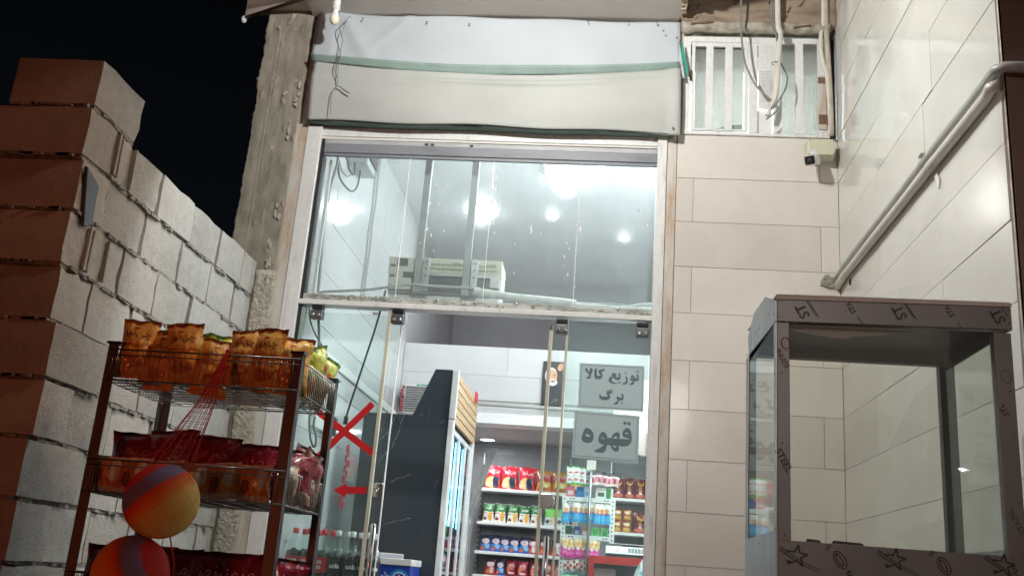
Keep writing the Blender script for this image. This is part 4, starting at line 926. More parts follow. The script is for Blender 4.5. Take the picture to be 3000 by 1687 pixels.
M['ink_red'] = plain('ink_dark_red', cc(70, 6, 10), .5); M['ink_pink'] = plain('ink_pink_white', cc(235, 190, 190), .35); M['ink_white'] = plain('ink_white', cc(240, 240, 238), .35)
M['ink_yellow'] = plain('ink_yellow', cc(225, 180, 70), .35); M['ink_maroon_line'] = plain('ink_coral', cc(200, 95, 80), .35)
B = {}
B['orange'] = m_bag('orange_bag', [(0, cc(240, 168, 80)), (.10, cc(248, 186, 92)), (.5, cc(205, 128, 58)), (.55, cc(248, 200, 108)), (.93, cc(140, 80, 30))], [(.5, .24, .30, .10, cc(205, 125, 50)), (.45, .85, .07, .03, cc(180, 60, 25))])
B['lime'] = m_bag('lime_bag', [(0, cc(235, 230, 190)), (.35, cc(205, 215, 80)), (.93, cc(90, 130, 50))], [(.3, .3, .2, .15, cc(60, 140, 60)), (.62, .62, .10, .05, cc(205, 80, 50)), (.6, .25, .2, .14, cc(220, 160, 90))])
B['maroon'] = m_bag('maroon_bag', [(0, cc(140, 26, 50)), (.92, cc(70, 16, 30))], [(.5, .2, .3, .14, cc(190, 110, 70)), (.8, .12, .3, .12, cc(225, 205, 190))])
B['small_orange'] = m_bag('small_orange_bag', [(0, cc(225, 200, 170)), (.15, cc(226, 140, 62)), (.9, cc(235, 225, 210))], [(.3, .4, .16, .2, cc(140, 60, 30)), (.75, .6, .16, .3, cc(235, 220, 200))])
B['tan'] = m_bag('tan_bag', [(0, cc(205, 170, 140)), (.9, cc(235, 220, 205))], [(.4, .4, .2, .2, cc(120, 70, 50))])
B['red'] = m_bag('red_bag', [(0, cc(170, 26, 44)), (.08, cc(196, 36, 56))], [(.42, .28, .40, .24, cc(225, 180, 120)), (.62, .30, .17, .26, cc(40, 54, 84)), (.70, .24, .10, .20, cc(30, 40, 60)), (.25, .18, .2, .12, cc(235, 200, 160))])
B['amber'] = m_bag('amber_bag', [(0, cc(195, 120, 45)), (.45, cc(170, 40, 36)), (.78, cc(190, 130, 50))], [(.5, .34, .34, .16, cc(226, 200, 70)), (.3, .5, .12, .12, cc(228, 205, 80)), (.6, .3, .12, .08, cc(245, 240, 220)), (.3, .12, .3, .08, cc(170, 90, 40))])
B['green'] = m_bag('green_bag', [(0, cc(225, 228, 222)), (.44, cc(190, 60, 60)), (.48, cc(236, 238, 230)), (.55, cc(48, 128, 66)), (.95, cc(215, 220, 215))], [(.68, .30, .18, .26, cc(226, 170, 70)), (.22, .18, .16, .09, cc(150, 34, 40))])
B['lightgreen'] = m_bag('light_green_bag', [(0, cc(206, 210, 214)), (.5, cc(110, 196, 80))], [(.3, .25, .2, .1, cc(90, 90, 100)), (.75, .3, .12, .2, cc(226, 190, 100))])
B['blue'] = m_bag('blue_bag', [(0, cc(44, 92, 170)), (.30, cc(70, 140, 200)), (.42, cc(34, 70, 150)), (.66, cc(24, 34, 66)), (.95, cc(20, 26, 48))], [(.24, .18, .2, .12, cc(220, 110, 70)), (.66, .3, .2, .16, cc(140, 190, 225)), (.5, .62, .36, .16, cc(226, 205, 210))])
B['redblue'] = m_bag('red_puff_bag', [(0, cc(200, 50, 44)), (.5, cc(80, 28, 44)), (.95, cc(40, 22, 36))], [(.25, .2, .2, .13, cc(230, 120, 60)), (.62, .3, .18, .2, cc(225, 215, 215)), (.5, .66, .38, .16, cc(230, 205, 210))])
B['purplered'] = m_bag('purple_red_bag', [(0, cc(150, 30, 50)), (.9, cc(110, 24, 40))], [(.25, .42, .17, .2, cc(228, 120, 90)), (.6, .62, .28, .18, cc(222, 150, 150)), (.55, .2, .32, .07, cc(236, 205, 205))])
B['wine'] = m_bag('wine_bag', [(0, cc(150, 40, 50)), (.16, cc(110, 26, 44)), (.95, cc(90, 24, 40))], [(.5, .16, .4, .10, cc(216, 120, 90)), (.46, .45, .14, .16, cc(170, 120, 70)), (.5, .27, .14, .05, cc(240, 230, 225))])
B['cookies'] = m_bag('cookie_packet', [(0, cc(196, 110, 60)), (.9, cc(150, 80, 50))], [(.5, .25, .42, .18, cc(226, 176, 80)), (.5, .7, .36, .14, cc(235, 225, 190))])
B['bluewafer'] = m_bag('blue_sachet', [(0, cc(60, 170, 226)), (.4, cc(30, 130, 205)), (.5, cc(228, 222, 214)), (.94, cc(240, 240, 240))], [(.5, .66, .3, .10, cc(206, 150, 80)), (.5, .52, .3, .04, cc(200, 60, 50)), (.5, .2, .4, .06, cc(80, 190, 235))])
B['pinkwafer'] = m_bag('pink_sachet', [(0, cc(226, 70, 160)), (.42, cc(190, 50, 130)), (.56, cc(222, 190, 130)), (.94, cc(240, 235, 225))], [(.5, .5, .3, .07, cc(240, 225, 225)), (.5, .25, .3, .08, cc(236, 120, 190)), (.5, .76, .28, .08, cc(206, 160, 90))])
B['greenwhite'] = m_bag('green_white_packet', [(0, cc(90, 190, 90)), (.08, cc(232, 236, 232)), (.92, cc(70, 180, 80))], [(.5, .66, .3, .06, cc(190, 90, 90)), (.5, .48, .4, .015, cc(90, 90, 90)), (.5, .25, .3, .08, cc(200, 120, 130))])
B['blackpink'] = m_bag('black_pink_tag', [(0, cc(235, 228, 228)), (.14, cc(230, 150, 165)), (.6, cc(236, 232, 232)), (.72, cc(50, 34, 40))], [(.5, .36, .16, .2, cc(140, 60, 70))])
B['strawberry'] = m_bag('strawberry_packet', [(0, cc(236, 232, 228)), (.95, cc(60, 120, 60))], [(.3, .72, .18, .12, cc(190, 50, 50)), (.7, .5, .2, .14, cc(200, 60, 56)), (.35, .28, .2, .13, cc(190, 50, 50)), (.7, .15, .14, .06, cc(80, 140, 70))])
B['teal'] = m_bag('teal_packet', [(0, cc(60, 190, 190)), (.6, cc(220, 230, 160)), (.8, cc(40, 150, 150))], [(.4, .35, .3, .14, cc(230, 240, 240))])

# ------------------------------------------------------------------ inside: ceiling bulbs
names = ['big lit bulb on the shop ceiling nearest the glass', 'big lit bulb on the shop ceiling behind the right air conditioner bar', 'small lit bulb in the middle of the grey ceiling', 'small lit bulb at the right of the grey ceiling']
for (x, y, z, r, e), lb in zip(CEIL, names):
    root = thing('ceiling_bulb', (x, y, CZ), lb, 'bulb', 'lit ceiling bulbs in the shop')
    MB().lathe([(r*.9, -.002), (r*.86, -.010), (r*.55, -.017), (.001, -.020)], (x, y, z), 24, caps=False).build('diffuser', 'lamp_on' if r > .05 else 'small_lamp_on', root, smooth=True)
    MB().lathe([(r*1.18, .008), (r*1.18, -.004), (r*1.05, -.012), (r*.92, -.008), (r*.92, .006)], (x, y, z), 24, caps=False).build('trim_ring', 'white_plastic', root, smooth=True)
for (p, lb) in ((FZ(z7(350, 672), 2.432), 'round lit downlight in the lower ceiling above the snack shelves'),):
    root = thing('downlight', (p.x, 8.70, 2.432), lb, 'downlight'); q = Vector((p.x, 8.70, 2.436)); q = Vector((-1.04, 8.70, 2.436))
    MB().lathe([(.075, .004), (.078, -.004), (.068, -.008), (.066, -.002)], q, 24).build('trim_ring', 'white_plastic', root, smooth=True)
    MB().lathe([(.065, -.004), (.05, -.009), (.001, -.011)], q, 24, caps=False).build('diffuser', 'downlight_on', root, smooth=True)
tag(MB().tube([FZ(z5(1730, 210), 4.05), FZ(z5(1748, 250), 4.05), FZ(z5(1755, 300), 4.05), FZ(z5(1745, 310), 4.05), FZ(z5(1700, 308), 4.05)], .012, 8).build('ceiling_hook', 'white_plastic', smooth=True), 'white curved hook on the grey shop ceiling', 'hook')

# ------------------------------------------------------------------ air conditioner seen from behind, its two bars, wrapped pipes
def ac():
    for (x, lb) in ((-1.056, 'left steel bar carrying the air conditioner behind the glass'), (-.788, 'right steel bar carrying the air conditioner behind the glass')):
        root = thing('steel_bar', (x, 5.02, 2.70), lb, 'bar', 'steel bars carrying the air conditioner')
        MB().box(x-.019, x+.019, 5.00, 5.035, 2.70, 3.60).build('bar', plain('grey_bar_paint', (0.33, .35, .36, 1), .4, var=.15), root, bevel=.002)
        b = MB().box(x+.022, x+.060, 5.010, 5.034, 2.715, 2.905).build('bracket', 'galv', root, bevel=.003)
        h = MB()
        for z in (2.74, 2.80, 2.84, 2.88): h.lathe([(.005, 0), (.005, -.002)], (x+.043, 5.0095, z), 8, 'y')
        h.build('bracket_hole', 'black_plastic', b)
    root = thing('air_conditioner', (-.92, 5.15, 2.70), 'yellowed back of a wall air conditioner held on two steel bars', 'air conditioner')
    x0, x1, z0, z1, y = -1.240, -.604, 2.715, 2.925, 5.06
    MB().prism([(x0, y+.04, z0+.02), (x0, y+.15, z0-.01), (x0, y+.22, z0+.06), (x0, y+.22, z1), (x0, y+.04, z1)], (x1-x0, 0, 0)).build('casing', 'white_plastic', root, bevel=.008)
    MB().box(x0+.01, x1-.01, y+.02, y+.045, z0+.02, z0+.105).build('dark_recess', 'dark_inner', root)
    ribs = MB().box(x0, x1, y+.022, y+.046, z0+.110, z1).build('back_plate', 'ac_plastic', root, bevel=.003)
    r2 = MB()
    for z in (2.84, 2.865, 2.89): r2.box(x0+.19, x1-.03, y+.012, y+.021, z, z+.004)
    for i in range(13): r2.box(x0+.2+.03*i, x0+.203+.03*i, y+.014, y+.0215, z0+.13, z1-.02)
    r2.build('rib', 'ac_plastic', ribs)
    MB().box(x0+.01, x0+.14, y+.012, y+.02, z0+.02, z1-.005).build('side_plate', plain('pale_ac_plate', (0.60, .63, .56, 1), .5), root, bevel=.003)
    MB().box(x0+.05, x0+.11, y+.008, y+.011, z1-.055, z1-.012).build('dark_recess', 'dark_inner', root)
    MB().box(x0+.09, x0+.15, y+.006, y+.011, z0+.09, z0+.12).build('dark_recess', 'dark_inner', root)
    for (a, b) in ((.015, .03), (.015, .09), (.015, .15)): MB().box(x0+a, x0+a+.028, y+.008, y+.0115, z0+b, z0+b+.012).build('vent_slot', 'dark_inner', root)
    MB().box(x0+.2, x1-.02, y+.006, y+.02, z0+.105, z0+.122).build('wall_rail', 'galv', root)
    for a in (.36, .46, .55): MB().box(x0+a, x0+a+.05, y+.008, y+.02, z1-.030, z1-.012).build('clip', 'ac_plastic', root, bevel=.002)
    MB().box(x1-.06, x1-.006, y+.004, y+.02, z0+.05, z0+.11).build('wrap', 'foam_wrap', root, bevel=.006)
    MB().prism([(x0-.005, y+.05, z0+.004), (x0+.06, y+.04, z0-.020), (x1-.01, y+.04, z0-.022), (x1, y+.05, z0+.003)], (0, .16, 0)).build('front_lip', 'white_plastic', root, bevel=.006)
ac()
v5 = on(z5, 5.0)
cable('grey_hose', [v5(190, 1125), v5(250, 1110), v5(400, 1104), v5(550, 1095), v5(700, 1075), v5(830, 1062), v5(950, 1072), v5(1150, 1082), v5(1300, 1090)], .008, plain('light_grey_hose', (.45, .48, .48, 1), .5), 'grey hose running along the transom to the air conditioner', 'hose')
cable('black_lead', [v5(960, 1075), v5(1020, 1055), v5(1080, 1050), v5(1160, 1075), v5(1220, 1085)], .004, 'black_rubber', 'thin black lead arched over the air conditioner back')
v5b = on(z5, 4.985)
cable('wrapped_pipe', [v5b(1260, 1110), v5b(1400, 1130), v5b(1530, 1150), v5b(1680, 1165), v5b(1830, 1180), v5b(1960, 1195)], .022, 'foam_wrap', 'white taped pipe bundle lying behind the transom', 'pipe', 12)
cable('wrapped_pipe', [v5b(1850, 1180), v5b(2000, 1205), v5b(2150, 1215), v5b(2300, 1225), v5b(2485, 1232)], .014, 'foam_wrap', 'thinner wrapped pipe behind the right end of the transom', 'pipe', 10)
cable('grey_hose', [v5b(1900, 1180), v5b(2050, 1195), v5b(2240, 1200), v5b(2485, 1235)], .007, 'grey_cable', 'dark hose lying on the wrapped pipe at the right of the transom', 'hose')
cable('grey_hose', [v5b(2330, 1215), v5b(2400, 1200), v5b(2485, 1195)], .008, plain('pale_hose', (.5, .53, .53, 1), .5), 'pale hose rising at the right end of the transom', 'hose')
# chain
def chain():
    root = thing('hanging_chain', (-1.40, 5.2, 2.62), 'thin steel chain hanging inside the left upper pane', 'chain')
    for s, dx in ((0, -.008), (1, .008)):
        mb = MB(); n = 48
        for i in range(n):
            z = 3.66-i*.0205; x = -1.400+dx+.002*math.sin(i*.4+s)
            lp = []
            for k in range(10):
                a = 2*math.pi*k/10; u = .0052*math.cos(a); v = .0130*math.sin(a); lp.append((x+(u if i % 2 else u*.25), 5.2+(u*.25 if i % 2 else u), z+v))
            mb.tube(lp, .0016, 5, closed=True)
        mb.build('chain_strand', plain('dull_chain', (.13, .14, .14, 1), .5), root, smooth=True)
chain()
# meter box and leads on the left wall
root = thing('meter_box', (-1.60, 5.55, 3.62), 'grey electric meter box high on the left wall inside', 'box')
MB().box(XL+.001, -1.53, 5.42, 5.66, 3.63, 3.86).build('box_body', plain('grey_box', (.42, .46, .46, 1), .45), root, bevel=.006)
MB().box(-1.529, -1.515, 5.45, 5.63, 3.67, 3.84).build('dark_front', 'dark_inner', root, bevel=.004)
MB().box(-1.514, -1.511, 5.47, 5.53, 3.74, 3.80).build('display', plain('display_pink', (.5, .2, .25, 1), .4), root)
lw = lambda f, *q: FX(f(*q), -1.60)
cable('black_lead', [lw(q7, 365, 90), lw(q7, 370, 120), lw(q7, 400, 200), lw(q7, 415, 280), lw(q7, 450, 325), lw(q7, 465, 290), lw(q7, 462, 220)], .007, 'black_rubber', 'black lead looping up into the meter box')
cable('black_lead', [lw(q7, 322, 90), lw(q7, 322, 220), lw(q7, 330, 330), lw(q7, 370, 410), lw(q7, 435, 465), lw(q7, 480, 430), lw(q7, 500, 350), lw(q7, 508, 285)], .006, 'black_rubber', 'black lead hanging in a deep loop under the meter box')
cable('thin_lead', [lw(q7, 300, 90), lw(q7, 330, 200), lw(q7, 350, 280), lw(q7, 395, 340), lw(q7, 440, 320)], .004, 'grey_cable', 'thin grey lead behind the meter box leads')
vq = on(q7, 4.98)
cable('power_cable', [vq(325, 60), vq(322, 150), vq(310, 250), vq(255, 420), vq(232, 560), vq(205, 720), vq(188, 870), vq(175, 1060), vq(163, 1200), vq(152, 1335), FY(z6(318, 150), 4.98), FY(z6(320, 240), 4.98), FY(z6(320, 340), 4.98)], .008, 'grey_cable', 'thick grey cable running down behind the left end of the glass')
tag(MB().box(-1.615, -1.597, 4.95, 4.965, 2.66, 3.44).build('vertical_trunking', 'white_plastic', bevel=.002), 'slim pale trunking upright beside the left jamb inside', 'trunking')
v6 = on(z6, 5.0)
slant = cable('black_lead', [v6(658, 0), v6(635, 90), v6(600, 210), v6(560, 330), v6(520, 450), v6(480, 570), v6(458, 640)], .0055, 'black_rubber', 'black lead slanting down behind the left pane to a plug')
MB().tube([v6(458, 640), v6(452, 680)], .012, 8).build('plug', 'black_plastic', slant)
cable('thin_lead', [v6(270, 80), v6(275, 150), v6(300, 220), v6(340, 290), v6(362, 330)], .005, 'grey_cable', 'thin grey lead bowing behind the chip bags')
cable('black_lead', [v6(275, 600), v6(270, 660), v6(275, 740), v6(290, 790), v6(303, 780), v6(303, 730), v6(292, 690), v6(300, 640)], .006, 'grey_cable', 'grey lead in a long loop behind the tape cross')
root = thing('socket_box', (-1.64, 5.35, 1.85), 'white socket box with dark plug on the left wall behind the tape cross', 'socket')
p = FX(z6(315, 660), -1.64); MB().box(XL, XL+.03, p.y-.12, p.y+.06, p.z-.05, p.z+.06).build('socket_body', 'white_plastic', root, bevel=.004)
MB().box(XL+.03, XL+.07, p.y+.08, p.y+.2, p.z-.06, p.z+.05).build('adapter', 'black_plastic', root, bevel=.006)

# ------------------------------------------------------------------ open front drinks fridge
def fridge():
    root = thing('display_fridge', (-1.21, 6.4, .15), 'tall black sided display fridge with wooden slat header and glass doors', 'fridge')
    x0, x1, y0, y1 = -1.485, -.955, 5.90, 6.95
    side = [(x0, y0, .15), (x1, y0, .15), (x1, y0, 2.47), (-1.065, y0, 2.47), (-1.175, y0, 2.19), (-1.185, y0, 2.175), (x0, y0, 2.175)]
    tf = NT('scratched_black'); mp = tf.add('ShaderNodeMapping'); mp.inputs['Rotation'].default_value = (0, math.radians(35), 0); mp.inputs['Scale'].default_value = (14, 14, 1.6); tf.link(tf.pos(), mp.inputs['Vector'])
    sc1 = tf.noise(3.0, 7, mp.outputs[0], .7, .8); tf.base(tf.mix(tf.ramp(sc1, [(.645, (0, 0, 0, 1)), (.66, (.5, .5, .5, 1)), (.675, (0, 0, 0, 1))]), (.034, .048, .058, 1), (.30, .32, .34, 1))); tf.set(.38)
    MB().prism(side, (0, .03, 0)).build('side_panel', tf.m, root)
    MB().prism([Vector(p)+Vector((0, y1-y0-.03, 0)) for p in side], (0, .03, 0)).build('side_panel', tf.m, root)
    scr = MB()
    for (a, b) in ((z6(758, 620), z6(690, 800)), (z6(715, 620), z6(665, 740)), (z6(640, 700), z6(605, 740)), (z6(790, 930), z6(668, 972)), (z6(785, 1150), z6(645, 1187)), (z6(600, 790), z6(690, 690)), (z6(962, 660), z6(930, 672)), (z6(925, 955), z6(905, 1000)), (z6(620, 870), z6(660, 820)), (z6(845, 620), z6(835, 640))):
        p, q = FY(a, y0-.0005), FY(b, y0-.0005); d = q-p
        for k in range(9):
            c = p+d*(k+.5)/9+Vector((R.uniform(-.004, .004), 0, R.uniform(-.004, .004))); scr.obox(c, d*.045, (0, .0005, 0), Vector((-d.z, 0, d.x)).normalized()*R.uniform(.0006, .0022))
    scr.build('scratch', plain('scratch_white', (.30, .33, .35, 1), .8), root)
    MB().box(x1+.001, x1+.040, y0-.012, y0+.03, 2.165, 2.472).build('corner_trim', 'alu', root, bevel=.004)
    MB().box(x1+.001, x1+.034, y0-.010, y0+.06, .15, 2.160).build('corner_post', 'alu', root, bevel=.004)
    MB().box(x1+.002, x1+.034, y1-.06, y1, .15, 2.160).build('corner_post', 'alu', root, bevel=.004)
    MB().box(x0+.05, x1, y0+.03, y1-.03, 2.12, 2.165).build('top_panel', 'black_plastic', root)
    hd = MB().box(x1-.03, x1+.016, y0+.03, y1, 2.15, 2.465).build('wooden_header', plain('slat_groove', (.10, .06, .03, 1), .8), root)
    tw = NT('pale_wood'); mp = tw.add('ShaderNodeMapping'); mp.inputs['Scale'].default_value = (2, 1.2, 26); tw.link(tw.pos(), mp.inputs['Vector']); g = tw.noise(3, 6, mp.outputs[0])
    tw.base(tw.ramp(g, [(.3, (.46, .31, .17, 1)), (.7, (.62, .46, .28, 1))])); tw.set(.55)
    sl = MB()
    for k in range(6): sl.box(x1+.017, x1+.032, y0+.032, y1, 2.152+.0525*k, 2.152+.0525*k+.044)
    sl.build('slat', tw.m, hd)
    MB().box(x0, x0+.03, y0+.03, y1-.03, .15, 2.12).build('back_panel', plain('fridge_liner', (.70, .74, .76, 1), .4), root)
    for k, z in enumerate((1.05, 1.27, 1.50, 1.75)): MB().box(x0+.04, x1-.09, y0+.035, y1-.035, z-.022, z).build('shelf', 'white_plastic', root, bevel=.003)
    for y in (y0+.20, y0+.36, y0+.52, y0+.68, y0+.86): MB().tube([(x1-.018, y, 1.55), (x1-.018, y, 2.09)], .008, 8).build('light_tube', 'cool_strip', root, smooth=True)
    yd = [y0+.06, y0+.40, y0+.73, y1-.06]
    for a, b in zip(yd[:-1], yd[1:]):
        d = MB().box(x1+.010, x1+.016, a+.004, b-.004, .2, 2.12).build('glass_door', 'fridge_glass', root)
        fr = MB()
        for (c, e) in ((a+.002, a+.022), (b-.022, b-.002)): fr.box(x1+.006, x1+.022, c, e, .2, 2.12)
        fr.box(x1+.006, x1+.022, a+.022, b-.022, 2.09, 2.12); fr.build('door_frame', 'alu', d, bevel=.002)
    MB().box(x1+.034, x1+.045, y1-.2, y1-.1, 2.43, 2.50).build('red_tag', 'red_tape', root)
    return root
fridge()
# bottles in the fridge and by the window
def bottle_src(name, h, r, liquid, lab, cap, text):
    s = h/.32; root = empty(name, (0, 0, -6))
    prof = [(.0, .002), (.030, .0), (.040, .006), (.041, .03), (.0405, .10), (.0415, .12), (.0415, .19), (.040, .205), (.034, .235), (.022, .262), (.0145, .285), (.0140, .30)]
    full = [(p*r/.041, z*s) for p, z in prof]; k = [q for q in full if q[1] <= .225*s]
    MB().lathe([(p*.96, z+.001) for p, z in k]+[(.001, .225*s)], (0, 0, 0), 16, caps=False).build('drink', liquid, root, smooth=True, local=True)
    MB().lathe(full, (0, 0, 0), 18, caps=False).build('bottle_body', 'pet', root, smooth=True, local=True)
    MB().lathe([(r*1.018, .115*s), (r*1.02, .185*s)], (0, 0, 0), 20, caps=False).build('label', lab, root, smooth=True, local=True)
    MB().lathe([(.0160*r/.041, .292*s), (.0165*r/.041, .294*s), (.0165*r/.041, .316*s), (.014*r/.041, .32*s)], (0, 0, 0), 14).build('cap', cap, root, smooth=True, local=True)
    if text:
        for t_, dz in text:
            fn = lambda x, y: (r*1.035*math.sin(x/r), -r*1.035*math.cos(x/r), dz*s+y)
            letter(t_, 'ink_white', root, (0, 0, 0), (1, 0, 0), (0, 0, 1), width=.052*r/.041, bold=.02, fn=fn, local=True)
    return root
M['pet'] = m_clear('pet_plastic', (.92, .97, .96, 1), .06); M['cola'] = plain('cola', (.012, .006, .005, 1), .12); M['red_label'] = plain('red_label', cc(190, 30, 46), .35, var=.06); M['black_label'] = plain('black_label', (.012, .012, .016, 1), .35)
M['red_cap'] = plain('red_cap', cc(205, 36, 40), .4); M['white_cap'] = plain('white_cap', (.75, .78, .77, 1), .4); M['pink_drink'] = plain('pink_drink', cc(215, 80, 95), .15); M['blue_drink'] = plain('blue_drink', cc(80, 170, 205), .15); M['green_drink'] = plain('green_drink', cc(70, 160, 90), .15)
bt = bottle_src('cola_bottle', .335, .0395, 'cola', 'red_label', 'red_cap', [('zam', .163), ('zam', .138)])
bk = bottle_src('cola_bottle', .335, .0395, 'cola', 'black_label', 'white_cap', [('cola', .152)])
tb = thing('bottle_stand', (-1.36, 5.2, .15), 'low metal stand under the cola bottles inside the left pane', 'stand')
MB().box(-1.64, -1.12, 5.06, 5.42, 1.072, 1.092).build('top', 'galv', tb)
for (x, y) in ((-1.62, 5.08), (-1.14, 5.08), (-1.62, 5.4), (-1.14, 5.4)): MB().box(x-.012, x+.012, y-.012, y+.012, .15, 1.072).build('leg', 'galv', tb)
first = [True, True]
for row in range(2):
    for i in range(6):
        red = i < 3 or (i == 3 and False); src = bt if i < 3 else bk; fi = 0 if i < 3 else 1
        loc = (-1.575+.0760*i+.02*row, 5.12+.10*row, 1.093)
        lb = ('%s red capped cola bottle from the left in the %s row by the window' % (ORD[i], ('front', 'back')[row])) if i < 3 else ('%s white capped black labelled cola bottle from the left in the %s row' % (ORD[i-3], ('front', 'back')[row]))
        if first[fi]: src.location = loc; tag(src, lb, 'bottle', 'cola bottles behind the left pane'); first[fi] = False; src.rotation_euler.z = .1
        else: dup(src, loc, R.uniform(-.4, .4), lb, 'cola bottles behind the left pane', 'bottle')
fsrc = {}
for sh, (z, kinds) in enumerate(((1.75, ['green_drink']), (1.50, ['green_drink', 'green_drink']), (1.27, ['pink_drink', 'pink_drink', 'pink_drink', 'blue_drink']), (1.05, ['pink_drink']))):
    for i in range(9):
        kd = kinds[i*len(kinds)//9]
        if sh == 0 and i % 2: continue
        loc = (-1.075, 5.99+.108*i, z)
        lb = '%s drink bottle from the near end on the %s fridge shelf' % (ORD[i], ('highest', 'second', 'third', 'lowest')[sh])
        g = 'drink bottles in the display fridge'
        if kd not in fsrc:
            fsrc[kd] = bottle_src('drink_bottle', .185, .032, kd, {'pink_drink': 'red_label', 'blue_drink': 'ink_white', 'green_drink': 'ink_white'}[kd], 'white_cap' if kd != 'pink_drink' else 'red_cap', None)
            fsrc[kd].location = loc; tag(fsrc[kd], lb, 'bottle', g)
        else: dup(fsrc[kd], loc, R.uniform(-.5, .5), lb, g, 'bottle')

# louvred evaporator fan on the mezzanine front, red garland beside it
root = thing('louvred_fan', (-1.47, 7.5, 2.44), 'white louvred evaporator unit with green strip behind the fridge', 'fan unit')
MB().box(-1.585, -1.33, 7.50, 7.59, 2.44, 2.665).build('casing', 'white_plastic', root, bevel=.004)
MB().box(-1.572, -1.343, 7.494, 7.499, 2.452, 2.652).build('dark_opening', plain('louver_gap', (.035, .04, .04, 1), .7), root)
l = MB()
for k in range(11): l.obox((-1.4575, 7.488, 2.460+.0185*k), (.114, 0, 0), (0, .008, -.003), (0, .002, .0055))
l.build('louver', plain('grey_louver', (.27, .265, .26, 1), .5), root)
g_ = MB().box(-1.49, -1.375, 7.483, 7.487, 2.643, 2.668).build('green_strip', plain('green_strip_paint', (.03, .25, .12, 1), .5), root)
letter('ARIAMAN', 'ink_white', root, (-1.4325, 7.482, 2.6555), (1, 0, 0), (0, 0, 1), width=.09, bold=.01)
mb = MB()
for k in range(8): mb.lathe([(.001, -.013), (.012, -.006), (.012, .006), (.001, .013)], (-1.60+.006*math.sin(k*2), 7.49, 2.46+.026*k), 8)
tag(mb.build('red_garland', plain('garland_red', (.35, .03, .05, 1), .3), smooth=True), 'red foil garland hanging at the left side of the louvred unit', 'garland')
# garland of red sachets by the left wall
root = thing('sachet_strip', (-1.50, 5.55, 1.4), 'hanging strip of red sachets behind the red arrow', 'sachets')
v9 = on(z6, 5.5)
for i in range(12):
    p = v9(468-4*i+(6 if i % 2 else -3)+R.uniform(-3, 3), 800+26*i); mb = MB(); s = R.uniform(.006, .011)
    mb.prism([p+Vector((-s, 0, -.022)), p+Vector((s, .01, -.018)), p+Vector((s*.8, .012, .022)), p+Vector((-s, 0, .018))], (0, .006, 0))
    mb.build('sachet', plain('sachet_red', cc(150+R.randint(-20, 30), 40, 60), .3), root, bevel=.002)
MB().tube([v9(468, 760), v9(466, 850), v9(440, 1000), v9(424, 1130)], .0012, 4).build('string', 'grey_cable', root)

# chest freezer
def freezer():
    root = thing('chest_freezer', (-1.2, 5.68, .15), 'blue fronted chest freezer with sliding glass lid below the black fridge', 'freezer')
    x0, x1, y0, y1, zt = -1.31, -1.035, 5.55, 5.86, 1.31
    MB().box(x0, x1, y0, y1, .2, zt-.03).build('body', plain('freezer_blue', cc(34, 62, 160), .35, var=.1, scale=5), root, bevel=.006)
    rim = MB(); rim.box(x0-.006, x1+.006, y0-.010, y0+.022, zt-.03, zt+.006); rim.box(x0-.006, x1+.006, y1-.022, y1, zt-.03, zt+.006); rim.box(x0-.006, x0+.018, y0+.022, y1-.022, zt-.03, zt+.006); rim.box(x1-.018, x1+.006, y0+.022, y1-.022, zt-.03, zt+.006)
    rim.build('rim', 'alu', root, bevel=.004)
    MB().box(x0-.006, x0+.010, y0-.008, y0+.004, .2, zt-.032).build('corner_trim', 'alu', root)
    MB().box(x0+.018, x1-.018, y0+.022, y1-.022, zt-.012, zt-.006).build('glass_lid', 'case_glass', root)
    MB().box(x0+.02, x1-.1, y1-.05, y1-.02, zt+.006, zt+.036).build('lid_grip', 'alu', root, bevel=.004)
    c = Vector((x1-.058, y0-.002, zt-.105))
    for (rx, mt, dy) in ((.055, plain('logo_cyan', cc(20, 140, 200), .4), 0), (.040, 'ink_white', -.001), (.035, plain('logo_blue', cc(24, 60, 150), .4), -.002)):
        MB().lathe([(rx, 0), (rx, -.001)], c+Vector((0, dy, 0)), 24, 'y').build('logo_disc', mt, root)
    MB().prism([c+Vector((-.006, -.004, -.03)), c+Vector((.006, -.004, -.03)), c+Vector((.010, -.004, .0)), c+Vector((0, -.004, .03)), c+Vector((-.010, -.004, 0))], (0, -.0008, 0)).build('logo_mark', 'ink_white', root)
    sp = MB()
    for i in range(26): sp.obox((x0+.07+R.uniform(-.04, .09), y0-.0015, zt-.085+R.uniform(-.016, .016)), (R.uniform(.001, .004), 0, 0), (0, .0006, 0), (0, 0, R.uniform(.001, .005)))
    sp.build('printed_fleck', 'ink_white', root)
freezer()

# ------------------------------------------------------------------ snack shelves at the back
SY = 8.70
def shelf_unit(x0, x1, zs, label, tag_):
    root = thing('snack_shelf', ((x0+x1)/2, 8.82, .15), label, 'shelf')
    for z in zs: MB().box(x0, x1, SY-.01, 8.95, z-.026, z).build('shelf_board', 'white_plastic', root, bevel=.003)
    MB().box(x0-.004, x1+.004, 8.955, 8.972, .15, zs[0]+.33).build('back_panel', plain('shelf_back', (.20, .20, .21, 1), .5), root)
    for x in (x0-.014, x1+.002):
        u = MB().box(x, x+.012, 8.93, 8.954, .15, zs[0]+.33).build('slotted_upright', 'galv', root)
        h = MB()
        for k in range(22): h.box(x+.002, x+.010, 8.9285, 8.9298, zs[0]+.2-.045*k, zs[0]+.225-.045*k)
        h.build('slot', 'black_plastic', u)
shelf_unit(-1.075, -.30, [2.010, 1.722, 1.473, 1.277], 'white snack shelf unit at the back, left of the perforated stand', 'l')
shelf_unit(.085, .60, [2.000, 1.712, 1.45], 'white snack shelf unit at the back right behind the scale', 'r')
